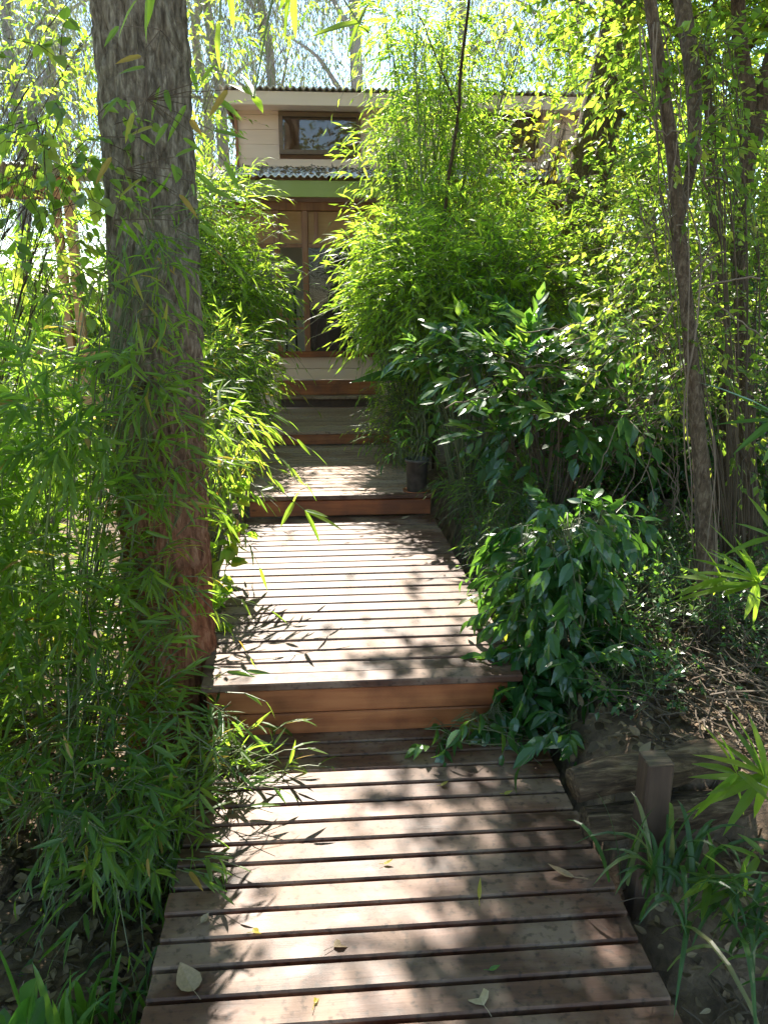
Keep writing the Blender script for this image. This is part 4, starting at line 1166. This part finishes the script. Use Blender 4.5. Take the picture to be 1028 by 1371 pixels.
# dry vines hanging in the thicket
dv = thing('dry_vine', (1.75, 4.0, .1), 'tangle of bare dry vines hanging before the dark hollow', 'vine')
b = MB()
for k in range(26):
    a0 = at(random.uniform(800, 935), random.uniform(400, 540), random.uniform(3.7, 4.6))
    e0 = at(random.uniform(770, 950), random.uniform(590, 740), random.uniform(3.5, 4.3))
    e0[2] = max(e0[2], .12)
    b.tube(limb_path(a0, e0, (random.uniform(-.3, .3), random.uniform(-.2, .2), random.uniform(-.25, .1)), 12, .06), random.uniform(.0015, .0035), 5)
for k in range(16):
    a0 = at(random.uniform(690, 900), random.uniform(420, 520), 4.2); e0 = a0 + np.array([random.uniform(.3, .6) * random.choice([-1, 1]), random.uniform(-.2, .2), random.uniform(-.1, .15)])
    b.tube(limb_path(a0, e0, (0, 0, random.uniform(-.2, .2)), 10, .07), random.uniform(.002, .005), 5)
b.build('vine_stems', M['pale_twig'], dv, True)
dv = thing('dry_vine', (1.78, 3.3, .1), 'dry vine climbing and wrapping the grey forked trunk', 'vine')
b = MB()
tk = np.array(t1[:8])
for k in range(7):
    ph = random.uniform(0, 6)
    s_ = np.linspace(0, 6.2, 40)
    C_ = np.column_stack([np.interp(s_, np.arange(8), tk[:, q]) for q in range(3)])
    rr = .038 + .006 * np.sin(s_ * 5 + k) + .01 * k * .4
    C_ = C_ + np.column_stack([np.cos(ph + s_ * (.5 + .2 * k)) * rr, np.sin(ph + s_ * (.5 + .2 * k)) * rr, s_ * 0])
    b.tube(C_, random.uniform(.0015, .004), 5)
for k in range(22):
    a0 = at(random.uniform(870, 960), random.uniform(120, 420), 2.95); e0 = a0 + np.array([random.uniform(-.25, .25), random.uniform(-.15, .15), random.uniform(-.25, .2)])
    b.tube(limb_path(a0, e0, (random.uniform(-.2, .2), 0, random.uniform(-.3, .3)), 9, .06), random.uniform(.0015, .004), 4)
b.build('vine_stems', M['pale_twig'], dv, True)
dv = thing('hanging_stem', at(612, 170, 6.6), 'thin dark leaning stem with a fork in front of the right part of the roof', 'stem')
b = MB(); b.tube(limb_path((.95, 6.7, .1), at(612, 165, 6.6), (-.05, 0, 0), 10, .02), np.linspace(.016, .014, 10), 6)
b.tube(limb_path(at(612, 165, 6.6), at(640, -80, 6.4), (-.03, 0, 0), 10, .02), np.linspace(.014, .010, 10), 6)
b.tube(limb_path(at(614, 150, 6.6), at(560, 20, 6.7), (0, 0, .03), 8, .02), np.linspace(.008, .004, 8), 5)
b.build('stem', M['brown_bark'], dv, True)

# ------------------------------------------------------------------ bamboo tips and grass on the right bank
def tips(label, base, fans, leaf, mats='lime_leaf'):
    root = thing('bamboo_shoot', base, label, 'bamboo', 'bamboo shoots on the right')
    b, lf = MB(), MB()
    for (px, py, y), ends in fans:
        A_ = at(px, py, y)
        b.tube(limb_path(base, A_, (.1, 0, .12), 12, .01), np.linspace(.006, .002, 12), 6)
        for (ex, ey) in ends:
            E_ = at(ex, ey, y + random.uniform(-.12, .08))
            d = E_ - A_
            lf.leaves(A_[None] + RNG.normal(scale=.006, size=(1, 3)), d[None], nrm(np.array([[random.uniform(-.3, .3), -.3, 1.0]])), np.linalg.norm(d), leaf, 'bamboo', random.uniform(.1, .9), random.uniform(.03, .2))
    b.build('culm', M['culm'], root, True); lf.build('foliage', M[mats], root)


tips('bright bamboo shoot tip sticking in from the right edge above the brushwood', (1.95, 2.2, .1),
     [((1015, 782, 2.3), [(905, 772), (925, 742), (940, 735), (900, 788), (950, 700), (985, 715), (1040, 740), (960, 800), (1000, 830), (1060, 790), (930, 760), (965, 730), (1000, 720), (1010, 840), (975, 780)]),
      ((968, 775, 2.3), [(905, 768), (915, 745), (900, 790), (945, 722), (935, 765), (985, 812), (950, 795)]), ((1040, 720, 2.35), [(990, 690), (1010, 660), (975, 730)])], .028)
tips('sunlit bamboo shoot fan above the log wall at the right edge', (1.55, 1.6, .0),
     [((1025, 1040, 1.75), [(925, 1035), (960, 980), (985, 960), (1000, 930), (918, 1085), (1000, 1100), (970, 1065), (1050, 1000), (945, 1060), (940, 1000), (975, 1110), (1015, 960)]),
      ((985, 1035, 1.75), [(930, 1018), (915, 1095), (950, 960), (1010, 1090), (965, 975), (1030, 1070)])], .027)
tips('small shaded bamboo shoot fan below the logs at the right edge', (1.4, 1.5, -.1),
     [((985, 1190, 1.6), [(920, 1160), (945, 1135), (925, 1215), (960, 1240), (1000, 1250), (1020, 1205), (1000, 1140)]), ((950, 1180, 1.6), [(905, 1175), (915, 1200), (930, 1145), (940, 1230), (975, 1215)]), ((1020, 1150, 1.6), [(990, 1120), (1000, 1180), (970, 1130)])], .021, 'bamboo_leaf')
tips('broad dark green bamboo blade hanging at the right edge before the thicket', (2.0, 2.5, .1), [((1050, 560, 2.5), [(945, 495), (960, 560), (985, 600), (1000, 540), (1010, 620)])], .03, 'grass_leaf')


def tuft(label, base, n, L, Wd, spread, mats='grass_leaf', lean=(0, 0, 0), group='grass tufts', flop=1.0):
    root = thing('grass_tuft', base, label, 'grass', group)
    b = MB()
    for k in range(n):
        a = random.uniform(0, 2 * math.pi)
        d = np.array([math.cos(a), math.sin(a), 0]) * random.uniform(.15, 1) * flop + np.asarray(lean)
        ln = L * random.uniform(.55, 1.1)
        p = np.asarray(base, float) + np.array([random.gauss(0, spread), random.gauss(0, spread), -.02])
        t = np.linspace(0, 1, 9)
        P = p + np.outer(t, (0, 0, ln * .8)) + np.outer(t ** 1.5, d * ln * .7) - np.outer(t ** 3, (0, 0, ln * .62 * np.linalg.norm(d)))
        P[:, 2] = np.maximum(P[:, 2], p[2] + .015)
        s = nrm(np.cross(nrm(np.gradient(P, axis=0)), np.array([0, 0, 1.0])) + np.array([1e-3, 0, 0]))
        wv = Wd * np.sin(np.clip(t * .9 + .12, 0, 1) * math.pi) ** .6 * .5
        up = np.array([0, 0, 1.0])
        V = np.stack([P - s * wv[:, None] + up * wv[:, None] * .35, P, P + s * wv[:, None] + up * wv[:, None] * .35], 1).reshape(-1, 3)
        Q = [(3 * k_ + j_, 3 * k_ + j_ + 1, 3 * k_ + 4 + j_, 3 * k_ + 3 + j_) for k_ in range(8) for j_ in (0, 1)]
        b.add(V, None, Q, random.random())
    b.build('blades', M[mats], root)


tuft('dark strap leaved grass tuft at the foot of the square post', (.90, 1.66, .08), 46, .44, .015, .045, 'strap_leaf')
tuft('long bladed grass tuft hanging down the bank beside the nearest boards', (1.0, 1.55, .02), 44, .5, .014, .08, 'strap_leaf', lean=(.2, -.7, 0))
tuft('upright bright grass tuft in the bottom left corner beside the deck', (-.66, 1.46, -.18), 46, .44, .020, .07, 'grass_leaf', (0, 0, 0), flop=.5)
tuft('low grassy fringe tuft along the left ends of the nearest boards', (-.54, 1.62, -.18), 40, .22, .012, .08)
tuft('single drooping grass tuft among dry litter near the bottom left', (-.95, 1.75, -.18), 7, .25, .012, .03)
bush('ground_plant', 'low plant with one wide flat green leaf at the bottom left corner', 'plant', (-.74, 1.36, -.17), [((-.72, 1.38, -.02), (.06, .06, .03), 3)], ('heart', .12, .10), 'grass_leaf', .08, 3, 3, .004, .2, .8, .1, .6, .4, cull=False, updir=2)

bush('broadleaf_shrub', 'tall loose young tree with backlit leaves beside the left end of the roof', 'shrub', (-2.1, 8.6, .1),
     [(at(268, 50, 9.0), (.3, .4, .45), 44), (at(350, 5, 9.8), (.4, .4, .28), 34), (at(262, 165, 8.8), (.14, .3, .4), 36), (at(430, -5, 9.9), (.4, .4, .25), 30)],
     ('mid', .10, .035), 'lime_leaf', .4, 7, 2, .006, .4, .8, .3, 1, .2, 'broadleaf shrubs', cull=False, stem_mat='twig', twig_r=.0018)
bush('broadleaf_shrub', 'tall loose young tree with backlit leaves against the sky at the far left', 'shrub', (-3.4, 6.2, .1),
     [(at(40, 60, 6.4), (.5, .4, .45), 70), (at(95, 130, 6.6), (.3, .3, .4), 46), (at(20, 170, 6.4), (.4, .4, .3), 50), (at(100, 10, 6.4), (.4, .4, .3), 40)],
     ('mid', .09, .032), 'lime_leaf', .36, 7, 2, .006, .4, .8, .3, 1, .2, 'broadleaf shrubs', cull=False, stem_mat='twig', twig_r=.0018)

# ------------------------------------------------------------------ logs, post, brushwood, litter
def log(label, a, e, r, group='retaining logs'):
    a = np.asarray(a, float); e = np.asarray(e, float)
    b = MB()
    P = np.array([a + (e - a) * t for t in np.linspace(0, 1, 6)]) + RNG.normal(scale=.006, size=(6, 3))
    trunk_mesh(b, P, r * np.array([.9, 1, .95, 1.05, .95, .9]), 40, .2, 6)
    o = b.build('log', M['log_bark'], None, True)
    tag(o, label, 'log', group)


log('upper weathered log of the low retaining wall behind the square post', (.70, 1.93, .225), (1.22, 1.99, .265), .054)
log('lower mossy log of the low retaining wall behind the square post', (.735, 1.90, .10), (1.26, 1.95, .12), .052)
log('short weathered log lying in the shade at the left edge', (-1.6, 2.12, -.10), (-.98, 2.06, -.11), .07)
ps = thing('timber_post', (.885, 1.80, 0), 'square brown timber post holding the retaining logs', 'post')
b = MB(); b.board((.885, 1.80, -.15), (.885, 1.80, .385), .074, .074, up=(0, 1, 0), c=.006); b.build('post_shaft', M['post'], ps)
b = MB(); b.box(.850, .920, 1.765, 1.835, .3851, .389); b.build('post_cap', M['log'], ps)

b = MB()
n = 1700
for k in range(n):
    x, y = random.uniform(1.02, 2.4), random.uniform(2.02, 3.5)
    p = np.array([x, y, float(ground_z(x, y)) + abs(random.gauss(.03, .05))])
    d = np.array([random.gauss(0, 1), random.gauss(0, 1), random.gauss(0.05, .35)])
    d = d / np.linalg.norm(d) * random.uniform(.05, .26)
    e = p + d
    e[0] = max(e[0], .9)
    e[2] = max(e[2], float(ground_z(e[0], e[1])) + .005)
    b.tube(limb_path(p, e, (0, 0, random.uniform(-.1, .15)), 5, .08), random.uniform(.001, .0038), 4)
for k in range(90):
    x, y = random.uniform(.95, 1.6), random.uniform(1.1, 1.85)
    p = np.array([x, y, float(ground_z(x, y)) + .02]); e = p + np.array([random.uniform(-.25, .25), random.uniform(-.25, .2), random.uniform(0, .1)])
    b.tube(limb_path(p, e, (0, 0, .1), 6, .06), random.uniform(.001, .004), 4)
for k in range(260):
    x, y = random.uniform(-1.9, -.5), random.uniform(1.0, 2.6)
    p = np.array([x, y, float(ground_z(x, y)) + .02]); e = p + np.array([random.uniform(-.14, .14), random.uniform(-.14, .14), random.uniform(-.005, .03)])
    e[0] = min(e[0], -.47)
    b.tube(limb_path(p, e, (0, 0, .08), 5, .06), random.uniform(.0008, .003), 4)
tag(b.build('brushwood', M['twig'], None), 'dry broken twigs and stems lying on the soil beside the walk', 'brushwood', kind='stuff')
b = MB()


def litter(n, x0, x1, y0, y1, s0, s1, lift=.02):
    x, y = RNG.uniform(x0, x1, n), RNG.uniform(y0, y1, n)
    P = np.column_stack([x, y, ground_z(x, y) + RNG.uniform(.004, lift, n)])
    D = RNG.normal(size=(n, 3)) * (1, 1, .35)
    sz = RNG.uniform(s0, s1, n)
    b.leaves(P, D, nrm(RNG.normal(size=(n, 3)) * .5 + (0, 0, 1)), sz, sz * RNG.uniform(.25, .8, n), 'broad', RNG.uniform(0, 1, n), RNG.uniform(-.5, .6, n))


litter(9000, -2.4, -.46, .8, 3.4, .018, .06, .04)
litter(5200, .82, 2.4, .8, 3.6, .018, .055, .05)
litter(2600, -5, -.7, 3.5, 8, .04, .09)
litter(1500, .8, 5, 3.5, 7, .04, .09)
tag(b.build('leaf_litter', M['dead_leaf'], None), 'brown dead leaves covering the soil on both sides of the walk', 'leaf litter', kind='stuff')
bp_ = thing('plastic_scrap', at(838, 945, 2.55), 'small scrap of blue plastic lying on the brushwood', 'scrap')
c0 = at(838, 945, 2.55); b = MB()
gx, gy = np.meshgrid(np.linspace(-.03, .03, 7), np.linspace(-.02, .02, 5))
V = np.stack([c0[0] + gx * .6, c0[1] + gy * .4 - gx * .1, c0[2] + gy + .012 * np.sin(gx * 150) + .008 * np.cos(gy * 210)], -1).reshape(-1, 3)
b.add(V, None, [(r_ * 7 + k, r_ * 7 + k + 1, r_ * 7 + k + 8, r_ * 7 + k + 7) for r_ in range(4) for k in range(6)], .5)
b.build('film', M['blue'], bp_, True)


def fallen(label, px, py, z, L, Wd, kind, tint, ang, mats='dead_leaf', curl=-.3):
    p = on(px, py, z + .006)
    d = np.array([math.cos(ang), math.sin(ang), .06])
    b = MB()
    b.leaves((p - d * L / 2)[None], d[None], np.array([[random.uniform(-.25, .25), random.uniform(-.25, .25), 1.0]]), L, Wd, kind, tint, curl)
    b.tube(limb_path(p - d * L / 2, p - d * L * .95 + np.array([0, 0, .004]), (.0, .05, .05), 4, .02), .0009, 4, tint)
    tag(b.build('fallen_leaf', M[mats], None), label, 'leaf', 'fallen leaves on the deck')


fallen('curled orange leaf lying alone on a sunny board near the left ends', 347, 1244, 0, .035, .022, 'heart', .9, .4, 'yellow_leaf', .9)
fallen('pale round leaf with a stalk on the shaded left end of a near board', 250, 1312, 0, .075, .06, 'heart', .8, 2.2)
fallen('small grey-green leaf fragment on the shaded left board ends', 275, 1230, 0, .03, .022, 'broad', .95, .9)
fallen('large crumpled tan leaf near the bottom centre of the deck', 637, 1328, 0, .075, .055, 'broad', 1.0, 1.9, 'dead_leaf', .6)
fallen('crumbled beige leaf on a bright board left of the large tan leaf', 460, 1260, 0, .06, .035, 'broad', .97, .5, 'dead_leaf', .7)
fallen('thin curled yellow leaf near the bottom of the nearest boards', 425, 1332, 0, .045, .012, 'bamboo', .95, 1.3, 'yellow_leaf', .8)
fallen('narrow yellow leaf across two boards right of centre', 641, 1192, 0, .06, .012, 'bamboo', .8, 1.4, 'yellow_leaf')
fallen('pale folded leaf on the shaded right end of the boards', 750, 1170, 0, .08, .03, 'broad', .9, 2.8)
fallen('tiny orange leaf on the sunny boards close below the riser shadow', 595, 1050, 0, .03, .016, 'broad', .9, .3, 'yellow_leaf')
fallen('small yellow leaf lying in a board gap in the middle of the near deck', 520, 1155, 0, .03, .012, 'bamboo', .8, .2, 'yellow_leaf')
fallen('greenish fragment of leaf beside the large tan leaf', 662, 1297, 0, .03, .014, 'broad', .6, .1, 'grass_leaf')
fallen('ochre leaf on the shaded first boards at the right', 680, 1062, 0, .03, .015, 'broad', .7, .1, 'yellow_leaf')
fallen('small yellow leaf at the left front edge of the middle deck', 293, 906, .22, .03, .02, 'heart', .8, .2, 'yellow_leaf')
fallen('brown leaf on the dark first boards under the orange riser', 560, 1003, 0, .06, .025, 'broad', .8, .1)
fallen('pale leaf lying at the right end of the riser below the pot', 543, 694, .22, .06, .03, 'broad', .9, .1)

# ------------------------------------------------------------------ far trees and undergrowth
def far_tree(label, px, y, h, lean, crown_n, weep=True, r=.13, mats='hazed_pale_leaf', bark='pale_bark', low=2.2, wid=1.5):
    p = at(px, 400, y)
    base = np.array([p[0], y, float(ground_z(p[0], y)) - .05])
    top = base + np.array([lean, 0, h])
    P = limb_path(base, top, (random.uniform(-.06, .06), 0, 0), 9, .03)
    trunks = [(P, np.linspace(r, r * .3, 9))]
    root = thing('tree', base, label, 'tree', 'trees beyond the house')
    b = MB(); trunk_mesh(b, P, np.linspace(r, r * .3, 9), 12); b.build('trunk', M[bark], root, True)
    tw, lf = MB(), MB()
    for k in range(9):
        s_ = P[random.randint(3, 8)]
        e = s_ + np.array([random.uniform(-1, 1) * wid, random.uniform(-1, 1) * wid * .6, random.uniform(.2, 1.5)])
        L_ = limb_path(s_, e, (0, 0, .15), 8, .05)
        tw.tube(L_, np.linspace(r * .3, .012, 8), 6)
        n = crown_n * 3
        A = L_[RNG.integers(2, 8, n)] + RNG.normal(scale=.5, size=(n, 3))
        D = nrm(RNG.normal(size=(n, 3)) * (1, 1, .35) + (0, 0, -.9 if weep else .1))
        sprigs(tw, lf, A, D, RNG.uniform(.5, 1.5, n) if weep else RNG.uniform(.3, .7, n), 9, .11, .025 if weep else .05, 'lo', .5, .6, .5 if weep else .2, .004, cull=False)
    tw.build('branches', M[bark], root); lf.build('crown', M[mats], root)


far = [('pale willowy tree behind the left end of the clerestory roof', 330, 17, 9, -.6, 40), ('leaning pale trunk with drooping twigs behind the roof left of centre', 415, 16, 9, -1.2, 44),
       ('upright grey tree behind the roof just left of the bamboo plume', 478, 15, 9.5, .2, 46), ('slim grey tree behind the roof right of the bamboo plume', 590, 16, 9, .3, 40),
       ('straight tree whose trunk stands behind the right end of the roof', 742, 15, 9, .4, 44), ('drooping pale tree beyond the vine at the top left', 40, 14, 8, .3, 60),
       ('weeping tree beyond the pergola left of the big trunk', -60, 17, 9, .5, 60), ('thin weeping tree seen between the vine and the big trunk', 110, 19, 9.5, .2, 44), ('weeping tree visible just right of the big trunk', 268, 19, 9, .3, 46)]
for k, (lb, px, y, h, ln, cn) in enumerate(far):
    far_tree(lb, px, y, h, ln, cn, True, .14 if k % 2 else .18)
far_tree('dense green tree right of the house beyond the leaning tree', 860, 12, 8, .3, 60, False, .2, 'lime_leaf', 'bark', wid=1.8)
far_tree('broad green tree far off beyond the right thicket', 1010, 11, 8, .3, 60, False, .2, 'thicket_leaf', 'bark', wid=1.8)
fb = [('sunny shrub beyond the pergola at the left', -5.5, 12, 2.2, 'lime_leaf'), ('light green shrub behind the pergola posts', -3.6, 11, 1.5, 'lime_leaf'), ('shrub filling the gap behind the big trunk', -2.6, 9.6, 1.6, 'lime_leaf'), ('shrub beside the left wall of the house', -1.9, 11.2, 2.6, 'thicket_leaf'),
      ('far hedge shrub at the left horizon', -9, 15, 2.6, 'thicket_leaf'), ('far shrub right of the house', 4.6, 12, 3.2, 'thicket_leaf'), ('tall far shrub behind the right thicket', 6.8, 10, 3.6, 'thicket_leaf'), ('shrub far left of the pergola', -7.5, 9, 2.0, 'lime_leaf'), ('shrub on the far right behind the bank', 8, 6, 3.2, 'thicket_leaf')]
for lb, x, y, h, mt in fb:
    bush('background_shrub', lb, 'shrub', (x, y, 0), [((x, y, h * .5), (1.3, .9, h * .55), 520), ((x + random.uniform(-.5, .5), y, h * .85), (.8, .7, h * .3), 200)], ('lo', .13, .05), mt, .3, 7, 14, .015, .35, .8, .2, 1, .2, 'shrubs beyond', cull=False, spread=.3)

# unseen trees added behind and beside the walk: their crowns block sky light
for lb, x, y, z0, R_, n_ in [('unseen dense tree added for shade behind the start of the walk', -.6, -4.0, 4.6, 2.6, 900), ('unseen dense tree added for shade on the bank right of the start of the walk', 3.6, -.6, 4.6, 2.4, 900),
                             ('unseen dense tree added for shade left of the start of the walk', -4.2, .4, 4.6, 2.4, 900), ('unseen dense tree added for shade on the bank near the right edge of the photo', 4.4, 3.4, 4.8, 2.2, 900), ('unseen dense tree added for shade well left of the big trunk', -5.6, 3.6, 4.4, 1.8, 700)]:
    zb = float(ground_z(x, y))
    tree(lb, 'tree', [([(x, y, zb - .1), (x + .05, y, 1.5), (x - .05, y + .1, 3.2), (x, y, z0 + 1.0)], [.17, .13, .11, .05])],
         [((x, y, z0 + .3), (R_, R_, 1.0), n_), ((x + (.9 if x < 0 else -.9), y + .3, z0 - .7), (R_ * .8, R_ * .8, .7), n_ // 2)], ('lo', .13, .07), 'thicket_leaf', 'brown_bark', sprig=.35, K=9, group='trees round the walk', sides=10)
